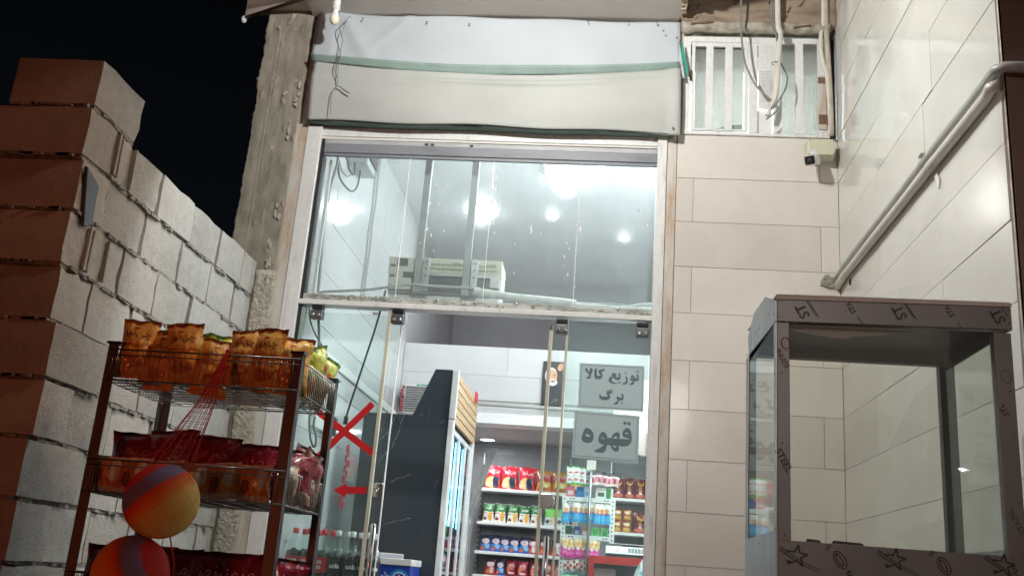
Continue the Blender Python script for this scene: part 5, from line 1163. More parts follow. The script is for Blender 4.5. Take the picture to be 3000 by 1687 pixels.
def row(kind, mat, w, h, d, n, x0, step, z, where, group, text=None, tmat='ink_white', tw=.7, tv=.62, start=0, total=None, name='chip_bag', tilt=.0, seedbase=0, y=SY+.065, cat='bag'):
    src = None
    for i in range(n):
        lb = '%s bag, %s from left %s' % (kind, ORD[i+start], where)
        loc = (x0+step*i+R.uniform(-.004, .004), y+R.uniform(-.008, .01), z+.0005); rz = R.uniform(-.10, .10)
        if src is None: src = bag(name, mat, w, h, d, lb, cat, text, tmat, tw, tv, seed=seedbase, loc=loc); src['group'] = group; src.rotation_euler.z = rz
        else: dup(src, loc, rz, lb, group, None, scale=(R.uniform(.97, 1.03), 1, R.uniform(.96, 1.04)), tilt=(R.uniform(-.05, .04), R.uniform(-.03, .03)))
row('red crisp', B['red'], .165, .205, .07, 3, -.965, .152, 2.010, 'on the top back shelf', 'bags on the back shelves', PERSIAN['chee'], 'ink_pink', .62, .74, seedbase=1)
row('amber puff', B['amber'], .150, .185, .07, 3, -.505, .135, 2.010, 'on the top back shelf', 'bags on the back shelves', PERSIAN['chee'], 'ink_pink', .62, .78, seedbase=2)
row('green and white', B['green'], .104, .160, .05, 5, -.985, .107, 1.722, 'on the second back shelf', 'bags on the back shelves', PERSIAN['maz'], 'ink_white', .55, .74, seedbase=3)
row('light green', B['lightgreen'], .098, .150, .05, 3, -.440, .100, 1.722, 'on the second back shelf', 'bags on the back shelves', None, seedbase=4)
row('navy blue', B['blue'], .105, .140, .05, 5, -.985, .083, 1.473, 'on the third back shelf', 'bags on the back shelves', None, seedbase=5)
row('red and navy', B['redblue'], .100, .135, .05, 3, -.580, .105, 1.473, 'on the third back shelf', 'bags on the back shelves', None, seedbase=6)
row('red and navy', B['redblue'], .100, .135, .05, 1, -.935, .105, 1.277, 'on the fourth back shelf', 'bags on the back shelves', None, seedbase=7)
row('navy blue', B['blue'], .085, .140, .05, 1, -.850, .105, 1.277, 'on the fourth back shelf', 'bags on the back shelves', None, seedbase=8)
row('crimson', B['purplered'], .100, .140, .05, 5, -.755, .104, 1.277, 'on the fourth back shelf', 'bags on the back shelves', PERSIAN['chee'], 'ink_pink', .5, .66, seedbase=9)
row('wine red', B['wine'], .105, .180, .06, 4, .150, .094, 2.000, 'on the top right back shelf', 'bags on the right back shelves', PERSIAN['lina'], 'ink_yellow', .45, .72, seedbase=10)
row('wine red', B['wine'], .130, .180, .06, 1, .345, .1, 1.712, 'on the second right back shelf', 'bags on the right back shelves', PERSIAN['lina'], 'ink_yellow', .45, .72, seedbase=11)
row('cookie', B['cookies'], .078, .098, .05, 2, .145, .080, 1.712, 'in the lower layer at the right', 'cookie packets on the right back shelf', None, seedbase=12)
row('cookie', B['cookies'], .078, .098, .05, 2, .150, .080, 1.812, 'in the upper layer at the right', 'cookie packets on the right back shelf', None, seedbase=13)
row('wine red', B['wine'], .105, .150, .06, 4, .150, .094, 1.45, 'on the third right back shelf', 'bags on the right back shelves', None, seedbase=14)
# slanted steel brace by the fridge
tag(MB().prism([FY(p, 8.2) for p in (z7(372, 712), z7(405, 715), z7(300, 985), z7(245, 1110), z7(240, 1060), z7(270, 960))], (0, .02, 0)).build('steel_brace', 'galv'), 'slanted flat steel brace between the fridge and the snack shelves', 'brace')
tag(MB().box(-1.33, -1.10, 8.4, 8.6, .15, 1.86).build('white_pillar', 'room_tile'), 'pale tiled pillar between the fridge and the snack shelves', 'pillar')

# ------------------------------------------------------------------ perforated stand with hanging packets
def stand():
    root = thing('perforated_stand', (-.08, 6.55, .15), 'white slotted angle stand hung with packets behind the right pane', 'stand')
    x0, x1, y0, y1 = -.254, .092, 6.50, 6.78
    sl = []
    for (x, y, zt) in ((x0, y0, 1.80), (x1-.03, y0, 1.80), (x0, y1, 1.80), (x1-.03, y1, 1.80)):
        p = MB().box(x, x+.030, y, y+.003, .15 if x < 0 else 1.52, zt).build('upright', 'white_plastic', root)
        if y == y0:
            h = MB()
            for k in range(20 if x < 0 else 10): h.box(x+.011, x+.017, y-.0012, y-.0002, 1.775-.027*k, 1.789-.027*k)
            h.build('slot', 'black_plastic', p)
    for z in (1.785, 1.545):
        p = MB().box(x0+.0305, x1-.0305, y0+.001, y0+.004, z-.013, z+.014).build('cross_bar', 'white_plastic', root)
        h = MB()
        for x in (x0+.05, x0+.07, x1-.075, x1-.055): h.box(x, x+.012, y0-.0005, y0+.0008, z-.003, z+.004)
        h.build('slot', 'black_plastic', p)
    for z in (1.79, 1.545, 1.35): MB().box(x0+.004, x1-.004, y0+.005, y1, z-.006, z).build('shelf_board', 'white_plastic', root)
    MB().tube([(-.075, 6.46, 1.30), (-.075, 6.46, 2.02)], .009, 10).build('chrome_post', plain('dull_post', (.40, .42, .43, 1), .3, .9), root, smooth=True)
    for (z, xa, xb) in ((1.760, x0+.03, x1-.03), (1.53, x0+.03, x1-.05), (1.965, -.22, .06)): MB().tube([(xa, 6.49, z), (xb, 6.49, z)], .003, 6).build('hanging_rail', 'chrome', root)
    MB().box(-.105, -.045, 6.45, 6.455, 1.975, 2.035).build('price_card', plain('card', (.62, .60, .54, 1), .7), root)
stand()
def hang(kind, mat, w, h, d, n, x0, step, ztop, where, group, y, name='snack_packet', seedbase=20, tilt=.05):
    src = None
    for i in range(n):
        lb = '%s packet, %s from the left %s' % (kind, ORD[i], where)
        loc = (x0+step*i+R.uniform(-.004, .004), y+R.uniform(-.01, .01)+.006*(i % 2), ztop-h+R.uniform(-.006, .006)); rz = R.uniform(-.25, .25)
        if src is None: src = bag(name, mat, w, h, d, lb, 'packet', seed=seedbase, loc=loc); src['group'] = group; src.rotation_euler.z = rz
        else: dup(src, loc, rz, lb, group, tilt=(R.uniform(-.04, .04), R.uniform(-tilt, tilt)))
gs = 'packets on the perforated stand'
hang('blue wafer', B['bluewafer'], .052, .125, .016, 9, -.225, .0335, 1.762, 'hanging in the upper row of the stand', gs, 6.485)
hang('pink wafer', B['pinkwafer'], .050, .118, .016, 8, -.222, .0290, 1.532, 'hanging in the lower row of the stand', gs, 6.485, seedbase=22)
hang('green and white', B['greenwhite'], .055, .115, .015, 4, -.212, .040, 1.990, 'hanging above the stand', gs, 6.49, seedbase=24)
hang('black and pink tag', B['blackpink'], .058, .085, .010, 5, -.060, .034, 1.965, 'hanging above the stand', gs, 6.47, seedbase=26, tilt=.25)
hang('strawberry', B['strawberry'], .050, .078, .02, 5, -.22, .036, 1.408, 'standing on the stand', gs, 6.50, seedbase=28)
hang('teal', B['teal'], .080, .07, .02, 4, -.21, .062, 1.318, 'standing low on the stand', gs, 6.49, seedbase=29)
def carton(loc, size, colr, label, accent=None):
    root = thing('small_carton', loc, label, 'carton'); w, d, h = size; x, y, z = loc
    MB().prism([(x-w/2, y, z), (x+w/2, y, z), (x+w/2*.96, y, z+h*.92), (x+w/2*.8, y, z+h), (x-w/2*.8, y, z+h), (x-w/2*.96, y, z+h*.92)], (0, d, 0)).build('carton_body', plain('carton_'+label.split()[0], colr, .4, var=.08), root, bevel=.003)
    MB().box(x-w/2*.6, x+w/2*.6, y-.0012, y-.0002, z+h*.3, z+h*.62).build('printed_patch', plain('patch_'+label.split()[0], accent or (.7, .7, .68, 1), .5), root)
for (x, w, c, a, lb) in ((-.205, .055, cc(226, 110, 140), None, 'pink carton at the left on top of the perforated stand'), (-.142, .050, cc(30, 120, 190), cc(60, 150, 210), 'bright blue carton on top of the perforated stand'), (-.095, .038, cc(180, 190, 215), cc(120, 140, 190), 'lilac carton between the blue one and the chrome post'), (-.005, .070, cc(225, 230, 225), cc(60, 80, 70), 'white carton with dark picture on top of the stand'), (.042, .026, cc(40, 150, 70), cc(30, 120, 60), 'narrow green carton on top of the stand'), (.066, .018, cc(226, 226, 216), None, 'narrow white carton at the right on top of the stand')):
    carton((x, 6.53, 1.791), (w, .05, .078), c, lb, a)
for (x, w, c, a, lb) in ((-.205, .050, cc(40, 120, 80), cc(60, 80, 70), 'dark green carton inside the stand'), (-.150, .042, cc(70, 90, 180), cc(200, 205, 225), 'violet carton inside the stand'), (-.100, .040, cc(206, 150, 120), None, 'peach carton inside the stand beside the chrome post'), (-.030, .052, cc(130, 220, 130), cc(70, 170, 90), 'light green carton inside the stand'), (.030, .046, cc(130, 220, 130), cc(70, 170, 90), 'light green carton at the right end inside the stand')):
    carton((x, 6.56, 1.546), (w, .05, .070), c, lb, a)

# ------------------------------------------------------------------ counter with scale, red cabinet, spotted bag
ct = thing('red_counter', (.12, 6.25, .15), 'red framed glass counter under the weighing scale', 'counter')
x0, x1, y0, zt = -.062, .42, 6.20, 1.430
MB().box(x0, x1, y0, y0+.02, zt-.045, zt).build('top_rail', plain('red_frame', cc(178, 44, 40), .4), ct, bevel=.002)
MB().box(x0, x0+.035, y0+.001, y0+.021, .15, zt-.0455).build('post', plain('red_frame', cc(178, 44, 40), .4), ct, bevel=.002)
MB().box(x0, x1, y0+.022, y0+.55, zt-.03, zt-.002).build('counter_top', plain('counter_white', (.6, .6, .6, 1), .3), ct)
MB().box(x0+.036, x1, y0+.008, y0+.012, .3, zt-.046).build('glass_front', 'door_glass', ct)
MB().box(x0+.04, x1, y0+.10, y0+.5, 1.20, 1.215).build('shelf', 'dark_inner', ct)
MB().box(x0, x1, y0+.5, y0+.52, .15, zt-.035).build('back_panel', 'dark_inner', ct)
tag(MB().prism([(x0+.04, y0+.06, 1.22), (x0+.17, y0+.06, 1.22), (x0+.17, y0+.06, 1.355)]+[(x0+.17-.013*(k+1), y0+.06, 1.355+(.006 if k % 2 else 0)) for k in range(9)]+[(x0+.04, y0+.06, 1.355)], (0, .05, 0)).build('paper_box', plain('pinkish_box', cc(190, 160, 160), .7)), 'pale pink paper box with wavy rim inside the red counter', 'box')
root = thing('weighing_scale', (.16, 6.3, zt), 'white electronic weighing scale with blue display on the counter', 'scale')
MB().box(.045, .34, 6.21, 6.45, zt+.001, zt+.022).build('scale_base', 'dark_inner', root, bevel=.004)
MB().prism([(.040, 6.20, zt+.020), (.040, 6.24, zt+.066), (.040, 6.42, zt+.066), (.040, 6.42, zt+.020)], (.30, 0, 0)).build('scale_body', 'white_plastic', root, bevel=.004)
nrm = Vector((0, -.046, .04)).normalized(); up = Vector((0, .04, .046)).normalized()
c0 = Vector((.108, 6.219, zt+.044))+nrm*.0015
MB().obox(c0, (.056, 0, 0), nrm*.001, up*.020).build('display', 'scale_screen', root)
MB().obox(c0+Vector((.003, 0, 0))+nrm*.0015, (.002, 0, 0), nrm*.0006, up*.018).build('display_divider', 'dark_inner', root)
kb = MB()
for i in range(6):
    for j in range(3): kb.obox(Vector((.185+.020*i, 6.219, zt+.044))+nrm*.0025+up*(.012*(j-1)), (.008, 0, 0), nrm*.0015, up*.0045)
kb.build('keypad', plain('key_grey', (.25, .27, .27, 1), .5), root)
MB().box(.06, .34, 6.46, 6.72, zt+.085, zt+.092).build('weighing_pan', 'steel', root, bevel=.002)
MB().box(.15, .25, 6.50, 6.6, zt+.0225, zt+.085).build('pan_stem', 'dark_inner', root)
def sack(u, v):
    z = 1.15+.36*v; w = .02+.17*(1-v)**.8; a = 2*math.pi*u; r_ = 1+.12*noise.noise(Vector((math.cos(a)*2, math.sin(a)*2, v*4)))
    return (.310-.03*(1-v)+w*math.cos(a)*r_*.8+.02*v, 6.02+w*math.sin(a)*.6*r_, z)
sm = NT('spotted_plastic'); vo = sm.add('ShaderNodeTexVoronoi'); vo.inputs['Scale'].default_value = 24; sm.link(sm.pos(), vo.inputs['Vector'])
sm.base(sm.mix(sm.ramp(vo.outputs[0], [(.30, (1, 1, 1, 1)), (.36, (0, 0, 0, 1))]), (.70, .74, .74, 1), (.16, .42, .52, 1))); sm.set(.35)
tag(MB().sheet(sack, 28, 20).build('plastic_bag', sm.m, smooth=True), 'white plastic bag with pale blue spots beside the right jamb', 'bag')

# ------------------------------------------------------------------ portrait poster
root = thing('portrait_poster', (-.424, 7.6, 2.572), 'dark portrait poster of a smiling white bearded man on the parapet', 'poster')
py = 7.612; P3 = lambda x, y, dy=0: Vector((-.512+.163*x, py-dy, 2.938-.366*y))
MB().prism([P3(0, 0), P3(1, 0), P3(1, 1), P3(0, 1)], (0, .003, 0)).build('poster_sheet', plain('poster_dark', (.035, .028, .028, 1), .35, var=.4, scale=12), root)
def ell(cx, cy, rx, ry, mt, nm, dy, rot=0):
    pts = []
    for k in range(22): a = 2*math.pi*k/22; x, y = rx*math.cos(a), ry*math.sin(a)*2.245/2.245; pts.append(P3(cx+x*math.cos(rot)-y*math.sin(rot), cy+(x*math.sin(rot)+y*math.cos(rot))*.445, dy))
    MB().prism(pts, (0, -.0006, 0)).build(nm, mt, root)
skin = plain('printed_skin', cc(216, 160, 130), .5, var=.15, scale=30); whit = plain('printed_white_hair', cc(226, 222, 214), .5); blk = plain('printed_dark_shirt', cc(46, 48, 54), .5, var=.5, scale=40)
ell(.50, .70, .48, .56, blk, 'printed_shirt', .001); ell(.42, .32, .30, .42, whit, 'printed_hair', .002); ell(.45, .345, .27, .36, skin, 'printed_face', .003); ell(.52, .46, .22, .18, whit, 'printed_beard', .004)
ell(.52, .44, .11, .045, plain('printed_mouth', cc(150, 80, 70), .5), 'printed_mouth', .005)
for x in (.34, .56): ell(x, .31, .055, .025, blk, 'printed_eye', .005)
ell(.86, .12, .13, .20, skin, 'printed_hand', .002, .3)
for k in range(14):
    p = P3(.2+.6*R.random(), .83+.08*R.random(), .002); MB().obox(p, (R.uniform(.003, .010), 0, R.uniform(-.003, .003)), (0, .0005, 0), (0, 0, .0016)).build('script_stroke', plain('printed_script', cc(170, 150, 120), .5), root)

# ------------------------------------------------------------------ snack rack outside
RX0, RX1, RY0, RY1 = -1.613, -.966, 2.96, 3.41
M['rack_paint'] = m_grime('rack_steel', (.085, .085, .09, 1), (.05, .045, .045, 1), .35, .45, .4)
M['wire'] = plain('rack_wire', (.33, .32, .31, 1), .3, .85)
TIERS = [1.768, 1.416, 1.075]
def rack():
    root = thing('snack_rack', (-1.29, 3.18, 0), 'dark metal wire basket rack of chip bags in front of the block wall', 'rack')
    for (x, y, sx, sy) in ((RX0, RY0, 1, 1), (RX1, RY0, -1, 1), (RX0, RY1, 1, -1), (RX1, RY1, -1, -1)):
        p = MB(); p.box(min(x, x+sx*.034), max(x, x+sx*.034), min(y, y+sy*.003), max(y, y+sy*.003), 0, 1.886); p.box(min(x, x+sx*.003), max(x, x+sx*.003), min(y+sy*.0035, y+sy*.034), max(y+sy*.0035, y+sy*.034), 0, 1.886)
        if x == RX1:
            p = MB(); p.box(x-.034, x-.0035, min(y, y+sy*.003), max(y, y+sy*.003), 0, 1.886); p.box(x-.003, x, min(y, y+sy*.034), max(y, y+sy*.034), 0, 1.886)
        po = p.build('post', 'rack_paint', root)
        MB().box(min(x-.006, x+sx*.040), max(x+.006, x+sx*.040), y-.006 if sy > 0 else y-.034, y+.034 if sy > 0 else y+.006, 1.886, 1.894).build('post_cap', 'black_plastic', po)
    for z in TIERS:
        bk = MB(); w = .0018
        x0, x1, y0, y1 = RX0+.004, RX1-.004, RY0-.006, RY1+.004
        for zz, r_ in ((z, .003), (z+.10, .003)):
            bk.tube([(x0, y0, zz), (x1, y0, zz), (x1, y1, zz), (x0, y1, zz)], r_, 6, closed=True)
        bk.tube([(x0, y0, z+.082), (x1, y0, z+.082)], .002, 5)
        n = 32
        for i in range(1, n): x = x0+(x1-x0)*i/n; bk.tube([(x, y0, z-.006), (x, y0, z+.10)], w*.62, 4)
        for i in range(1, 22):
            y = y0+(y1-y0)*i/22; bk.tube([(x1, y, z-.006), (x1, y, z+.106)], w, 5); bk.tube([(x0, y, z), (x0, y, z+.10)], w, 4)
        for i in range(1, 9): y = y0+(y1-y0)*i/9; bk.tube([(x0, y, z-.001), (x1, y, z-.001)], w, 5)
        for i in range(1, 8): x = x0+(x1-x0)*i/8; bk.tube([(x, y0, z-.004), (x, y1, z-.004)], .0024, 5)
        bk.build('wire_basket', 'wire', root, smooth=True)
        fl = MB()
        for (a, b, c, d) in ((.02, .60, .05, .24), (.06, .62, .22, .40)): fl.prism([(x0+a, y0+c, z+.004), (x0+b, y0+c+.01, z+.004), (x0+b-.03, y0+d, z+.004), (x0+a+.02, y0+d-.01, z+.004)], (0, 0, .001))
        fl.build('shelf_liner', m_clear('liner_film', (.55, .50, .50, 1), .2) if 'liner' not in M else M['liner'], root)
rack()
def loose(kind, mat, w, h, d, spots, where, group, text=None, tmat=None, tw=.6, tv=.62, seed=0, name='chip_bag'):
    srcs = []
    for i, (x, y, z, rz, tx, ty) in enumerate(spots):
        lb = '%s bag, %s from left %s' % (kind, ORD[i], where)
        if len(srcs) < 3:
            o = bag(name, mat, w, h, d, lb, 'bag', text, tmat, tw, tv, seed=seed+i*3.3, loc=(x, y, z), tbold=.012); o['group'] = group; o.rotation_euler = (tx, ty, rz); srcs.append(o)
        else: dup(srcs[i % 3], (x, y, z), rz, lb, group, scale=(R.uniform(.95, 1.05), 1, R.uniform(.95, 1.05)), tilt=(tx, ty))
T1, T2, T3 = [t+.004 for t in TIERS]
g1, g2, g3 = 'chip bags on the rack, top tier', 'chip bags on the rack, middle tier', 'chip bags on the rack, bottom tier'
ru = R.uniform
loose('orange', B['orange'], .124, .200, .074, [(-1.548+.0915*i+ru(-.006, .006), 3.005+ru(-.004, .012), T1+(0.012, -.020, .004, -.034, .006, -.008)[i], (.18, -.25, .12, .35, -.1, -.28)[i], ru(-.16, .06), (.02, .06, -.10, .11, -.02, .05)[i]) for i in range(6)]+[(-1.012, 3.01, T1-.012, .1, -.05, .03)], 'in front on the top tier', g1, PERSIAN['chee'], 'ink_red', .66, .72, 31)
loose('yellow and lime', B['lime'], .105, .19, .06, [(-1.50+.10*i+ru(-.015, .015), 3.09+ru(-.01, .01), T1+ru(0, .012), ru(-.3, .3), ru(-.1, .05), ru(-.12, .12)) for i in range(5)], 'in the second row of the top tier', g1, None, seed=41)
loose('yellow and lime', B['lime'], .135, .20, .07, [(-1.035, 3.20, T1+.010, 1.1, -.12, .24), (-1.02, 3.29, T1+.012, 1.3, .15, -.28), (-1.06, 3.36, T1+.018, .9, 0, .35), (-1.16, 3.30, T1, .2, .1, .1)], 'behind at the right end of the top tier', g1, None, seed=51)
loose('maroon', B['maroon'], .180, .175, .075, [(-1.535, 3.105, T2+.030, .15, -.12, .03), (-1.405, 3.09, T2+.045, -.1, -.10, -.03), (-1.27, 3.10, T2+.035, .08, -.12, .02), (-1.135, 3.09, T2+.020, -.12, -.16, .04), (-1.02, 3.13, T2+.012, .35, -.2, .10), (-1.005, 3.27, T2+.03, 1.2, -.1, .25)], 'leaning back on the middle tier', g2, PERSIAN['maz'], 'ink_maroon_line', .6, .60, 61)
loose('small orange', B['small_orange'], .115, .112, .055, [(-1.56+.098*i+ru(-.006, .006), 3.0+ru(-.005, .005), T2, ru(-.2, .2), ru(-.12, .03), ru(-.10, .10)) for i in range(6)], 'in front in the middle basket', g2, None, seed=71)
loose('pale tan', B['tan'], .095, .125, .05, [(-.995, 3.06, T2+.004, 1.3, .05, .06), (-.995, 3.16, T2+.004, 1.5, -.05, -.08), (-.995, 3.26, T2+.002, 1.6, .06, .10), (-.997, 3.355, T2+.004, 1.5, -.03, -.05), (-1.02, 3.19, T2+.085, 1.2, .5, .35)], 'at the right end of the middle basket', g2, None, seed=81)
loose('dark red', B['maroon'], .175, .19, .075, [(-1.535+.112*i+ru(-.01, .01), 3.06+.03*(i % 2), T3+ru(-.01, .012), ru(-.2, .2), ru(-.15, .0), ru(-.06, .06)) for i in range(6)], 'on the bottom tier', g3, PERSIAN['maz'], 'ink_pink', .6, .62, 91)
loose('pale tan', B['tan'], .11, .155, .05, [(-.985, 3.06, T3, 1.1, -.1, .1), (-.99, 3.2, T3+.01, 1.4, 0, -.1)], 'at the right end of the bottom tier', g3, None, seed=97)

# ------------------------------------------------------------------ two foam balls in a red net
def ball_mat(name, axis, stops):
    t = NT(name); tc = t.coords('Object'); d = t.add('ShaderNodeVectorMath', operation='DOT_PRODUCT'); d.inputs[1].default_value = axis; t.link(tc, d.inputs[0])
    f = t.math('MULTIPLY_ADD', d.outputs['Value'], 1/.212, .5); wv = t.math('MULTIPLY', t.math('SUBTRACT', t.noise(30, 2, tc), .5), .02)
    t.base(t.ramp(t.math('ADD', f, wv), stops)); t.set(.7); t.bump(t.noise(420, 2, tc), .35, .002); return t.m
red_, org_, vio_, yel_ = cc(225, 48, 34), cc(253, 138, 48), cc(134, 130, 176), cc(253, 204, 105)
b1c, b2c, br = Vector((-1.258, 2.765, 1.392)), Vector((-1.312, 2.765, 1.186)), .1062
ax1 = Vector((-.62, -.12, .70)).normalized(); ax2 = Vector((.86, -.10, .42)).normalized()
st1 = [(0, yel_), (.36, yel_), (.46, org_), (.60, cc(236, 72, 30)), (.63, vio_), (.80, vio_), (.84, red_), (1, red_)]
st2 = [(0, cc(255, 176, 76)), (.28, cc(255, 170, 70)), (.50, cc(253, 138, 48)), (.62, cc(236, 72, 30)), (.66, cc(160, 110, 70)), (.72, vio_), (.85, vio_), (.90, red_), (1, red_)]
for c, ax, st, lb in ((b1c, ax1, st1, 'upper striped foam ball hanging in the red net before the rack'), (b2c, ax2, st2, 'lower striped foam ball hanging in the red net at the bottom edge')):
    m = MB(); n = 28; m.lathe([(br*math.sin(math.pi*i/n)+1e-5, -br*math.cos(math.pi*i/n)) for i in range(n+1)], (0, 0, 0), 48, caps=False)
    o = m.build('striped_ball', ball_mat('ball_stripes', tuple(ax), st), None, smooth=True, local=True); o.location = c
    tag(o, lb, 'ball', 'foam balls in the net')
def net():
    root = thing('ball_net', (-1.2, 2.80, 1.85), 'red string net holding the two balls, hung from the rack rail', 'net')
    top = Vector((-1.205, 2.935, 1.868)); nm = plain('net_string', cc(190, 24, 24), .6); nn = 14
    ctl = []
    for i in range(nn):
        a = 2*math.pi*i/nn; pts = [top+Vector((.004*math.cos(a), .004*math.sin(a), 0))]
        neck = Vector((-1.222, 2.88, 1.70)); pts.append(neck+Vector((.028*math.cos(a), .016*math.sin(a), 0)))
        for k in range(15):
            t = math.pi*(.20+.72*k/14); r_ = (br+.0012)*math.sin(t); pts.append(b1c+Vector((r_*math.cos(a+.18*k*(1 if i % 2 else -1)), r_*math.sin(a+.18*k*(1 if i % 2 else -1)), (br+.0012)*math.cos(t))))
        for k in range(12):
            t = math.pi*(.14+.8*k/11); r_ = (br+.0012)*math.sin(t); pts.append(b2c+Vector((r_*math.cos(a+.2*k*(1 if i % 2 else -1)), r_*math.sin(a+.2*k*(1 if i % 2 else -1)), (br+.0012)*math.cos(t))))
        ctl.append(pts)
    upper, lower = MB(), MB()
    for pts in ctl:
        upper.tube(pts[:3], [.0022, .0013, .0009], 4); lower.tube(pts[2:], .00026, 3)
    for j in range(20):     # cross strands of the neck
        t = j/26; ring = []
        for p in ctl[::2]:
            q = p[0].lerp(p[1], t*2) if t < .5 else p[1].lerp(p[2], t*2-1); ring.append(q)
        upper.tube(ring, .0007, 3, closed=True)
    upper.build('net_neck', nm, root); lower.build('net_mesh', nm, root)
    MB().tube([top+Vector((0, -.006, -.03)), top+Vector((0, 0, .012)), top+Vector((0, .03, .010))], .004, 6).build('hook', nm, root)
    MB().tube([b1c+Vector((.055, -.03, -.095)), b1c+Vector((.075, -.02, -.16)), b1c+Vector((.08, -.01, -.24))], .0022, 5).build('loose_strand', nm, root)
net()

# ------------------------------------------------------------------ stainless display case, still in its printed film
def case():
    root = thing('display_case', (.68, 2.6, .9), 'stainless steel glass display case still in printed brown protective film', 'display case')
    x0, x1, y0, y1, zt, zb = .407, .956, 2.35, 2.85, 1.962, 1.385
    fm = NT('brown_film'); n1 = fm.noise(5, 5); n2 = fm.noise(60, 4)
    fm.base(fm.ramp(n1, [(.3, (.225, .205, .195, 1)), (.7, (.285, .26, .245, 1))])); fm.set(.42, .35); fm.bump(n1, .15, .01)
    M['film'] = fm.m; M['film_ink'] = plain('film_ink', (.055, .045, .042, 1), .5); M['film_red'] = plain('film_red_ink', (.12, .035, .03, 1), .5)
    M['bare_steel'] = m_grime('wrapped_steel', (.50, .52, .53, 1), (.33, .36, .39, 1), .5, .35, .55, 9)
    M['dark_in'] = plain('case_inside', (.034, .040, .034, 1), .5)
    def p(x, z, y=y0): return (x, y, z)
    f = MB().prism([p(x0, 1.902), p(x1+.003, 1.909), p(x1+.003, 1.966), p(x0, 1.958)], (0, .03, 0)).build('top_band', 'film', root, bevel=.0015)
    MB().box(x0, x0+.030, y0+.003, y0+.03, 1.30, 1.9015).build('front_post', 'film', root, bevel=.0015)
    MB().box(x1-.041, x1, y0+.003, y0+.03, 1.30, 1.9015).build('front_post', 'film', root, bevel=.0015)
    lo = MB().box(x0, x1, y0, y0+.03, .95, 1.383).build('lower_band', 'film', root, bevel=.0015)
    MB().box(x0+.03, x1-.041, y0+.012, y0+.016, 1.384, 1.905).build('front_glass', 'case_glass', root)
    # left side: steel band, edge strips, pane
    e6 = zoomed(2180, 860, 6.04)
    q = [FX(e6(*t), x0-.001) for t in ((590, 100), (388, 58), (185, 350), (78, 780), (95, 1092), (580, 470))]
    MB().prism([(x0-.001, max(y0, min(y1+.01, v.y)), v.z) for v in q], (-.002, 0, 0)).build('side_band', 'bare_steel', root)
    MB().box(x0-.003, x0-.001, y0, y1, .95, 1.405).build('side_panel', 'bare_steel', root)
    MB().box(x0-.003, x0-.001, y0, y0+.030, 1.405, 1.90).build('side_edge', 'bare_steel', root)
    MB().box(x0-.003, x0-.001, y1-.022, y1, 1.405, 1.92).build('side_edge', 'bare_steel', root)
    MB().box(x0+.001, x0+.004, y0+.03, y1-.022, 1.40, 1.905).build('side_glass', 'case_glass', root)
    MB().box(x1-.004, x1-.001, y0+.03, y1-.022, 1.40, 1.905).build('side_glass', 'case_glass', root)
    MB().box(x1+.001, x1+.003, y0, y1, .95, 1.405).build('side_panel', 'bare_steel', root)
    MB().box(x1-.004, x1-.0005, y0+.03, y1-.029, 1.9055, zt+.010).build('side_band', 'dark_in', root)
    # roof, rear frame
    MB().prism([(x0, y0+.001, zt+.006), (x0, y1, zt+.045), (x1, y1, zt+.045), (x1, y0+.001, zt+.012)], (0, 0, .004)).build('roof_sheet', plain('lit_roof_tone', (.66, .62, .55, 1), .5), root)  # roof coloured cream for the light it catches from the wall
    MB().prism([(x0-.002, y0-.0015, 1.9585), (x1+.004, y0-.0015, 1.9665), (x1+.004, y0-.0015, 1.976), (x0-.002, y0-.0015, 1.9665)], (0, .012, 0)).build('lit_roof_strip', plain('lit_edge_tone', (.72, .68, .60, 1), .5), root)  # added pale strip, wall light on the front edge put into its colour
    MB().box(x0+.004, x1-.004, y0+.031, y1-.03, zt-.005, zt-.001).build('roof_lining', 'dark_in', root)
    MB().box(x0+.004, x1+.03, y1-.028, y1, 1.926, zt+.030).build('rear_header', 'dark_in', root)
    MB().box(x1-.013, x1+.028, y1-.028, y1, 1.40, 1.9255).build('rear_post', 'dark_in', root)
    MB().box(x0+.004, x0+.022, y1-.028, y1, 1.40, 1.9255).build('rear_post', 'dark_in', root)
    MB().box(x0, x1, y0+.031, y1, 1.372, 1.380).build('case_floor', 'bare_steel', root)
    MB().box(x0+.02, x1-.02, y0+.05, y1-.02, .0, .95).build('base', 'dark_in', root)
    # loose strip of film behind the band, film scraps
    MB().sheet(lambda u, v: (x0+.035+.36*u, y0+.034, 1.903-.0215*math.sin(math.pi*min(1, .12+u))**1.5*(1-v)-.006*(1-v)*(u < .4)), 24, 3, (0, .001, 0)).build('loose_film', plain('pale_film', (.30, .27, .24, 1), .4), root)
    for (a, b) in ((.470, .505), (.528, .600)): MB().prism([p(a, 1.3835, y0+.004), p(b, 1.3835, y0+.004), p(b-.004, 1.3885, y0+.004), p(a+.004, 1.3905, y0+.004)], (0, .002, 0)).build('film_scrap', 'film_ink', root)
    # rivets
    for (x, z) in ((x0+.006, 1.952), (x0+.006, 1.912), (x1-.004, 1.958), (x1-.004, 1.925), (x0+.011, 1.775), (x0+.011, 1.605), (x0+.015, 1.395), (x1-.012, 1.76), (x1-.012, 1.655), (x1-.010, 1.392), (.69, 1.362)):
        MB().lathe([(.0022, .001), (.0022, -.0005), (.0012, -.0018), (0, -.002)], (x, y0+(.003 if 1.39 < z < 1.9 else 0), z), 8, 'y').build('rivet', 'chrome', root, smooth=True)
    for (y, z) in ((2.37, 1.952), (2.37, 1.925), (2.46, 1.95), (2.6, 1.95), (2.75, 1.95), (2.37, 1.775), (2.37, 1.605), (2.37, 1.41), (2.84, 1.93), (2.84, 1.80), (2.84, 1.62), (2.84, 1.43), (2.6, 1.385)):
        MB().lathe([(.0022, .001), (.0022, -.0008), (.0, -.002)], (x0-.003, y, z), 8, 'x').build('rivet', 'dark_steel', root)
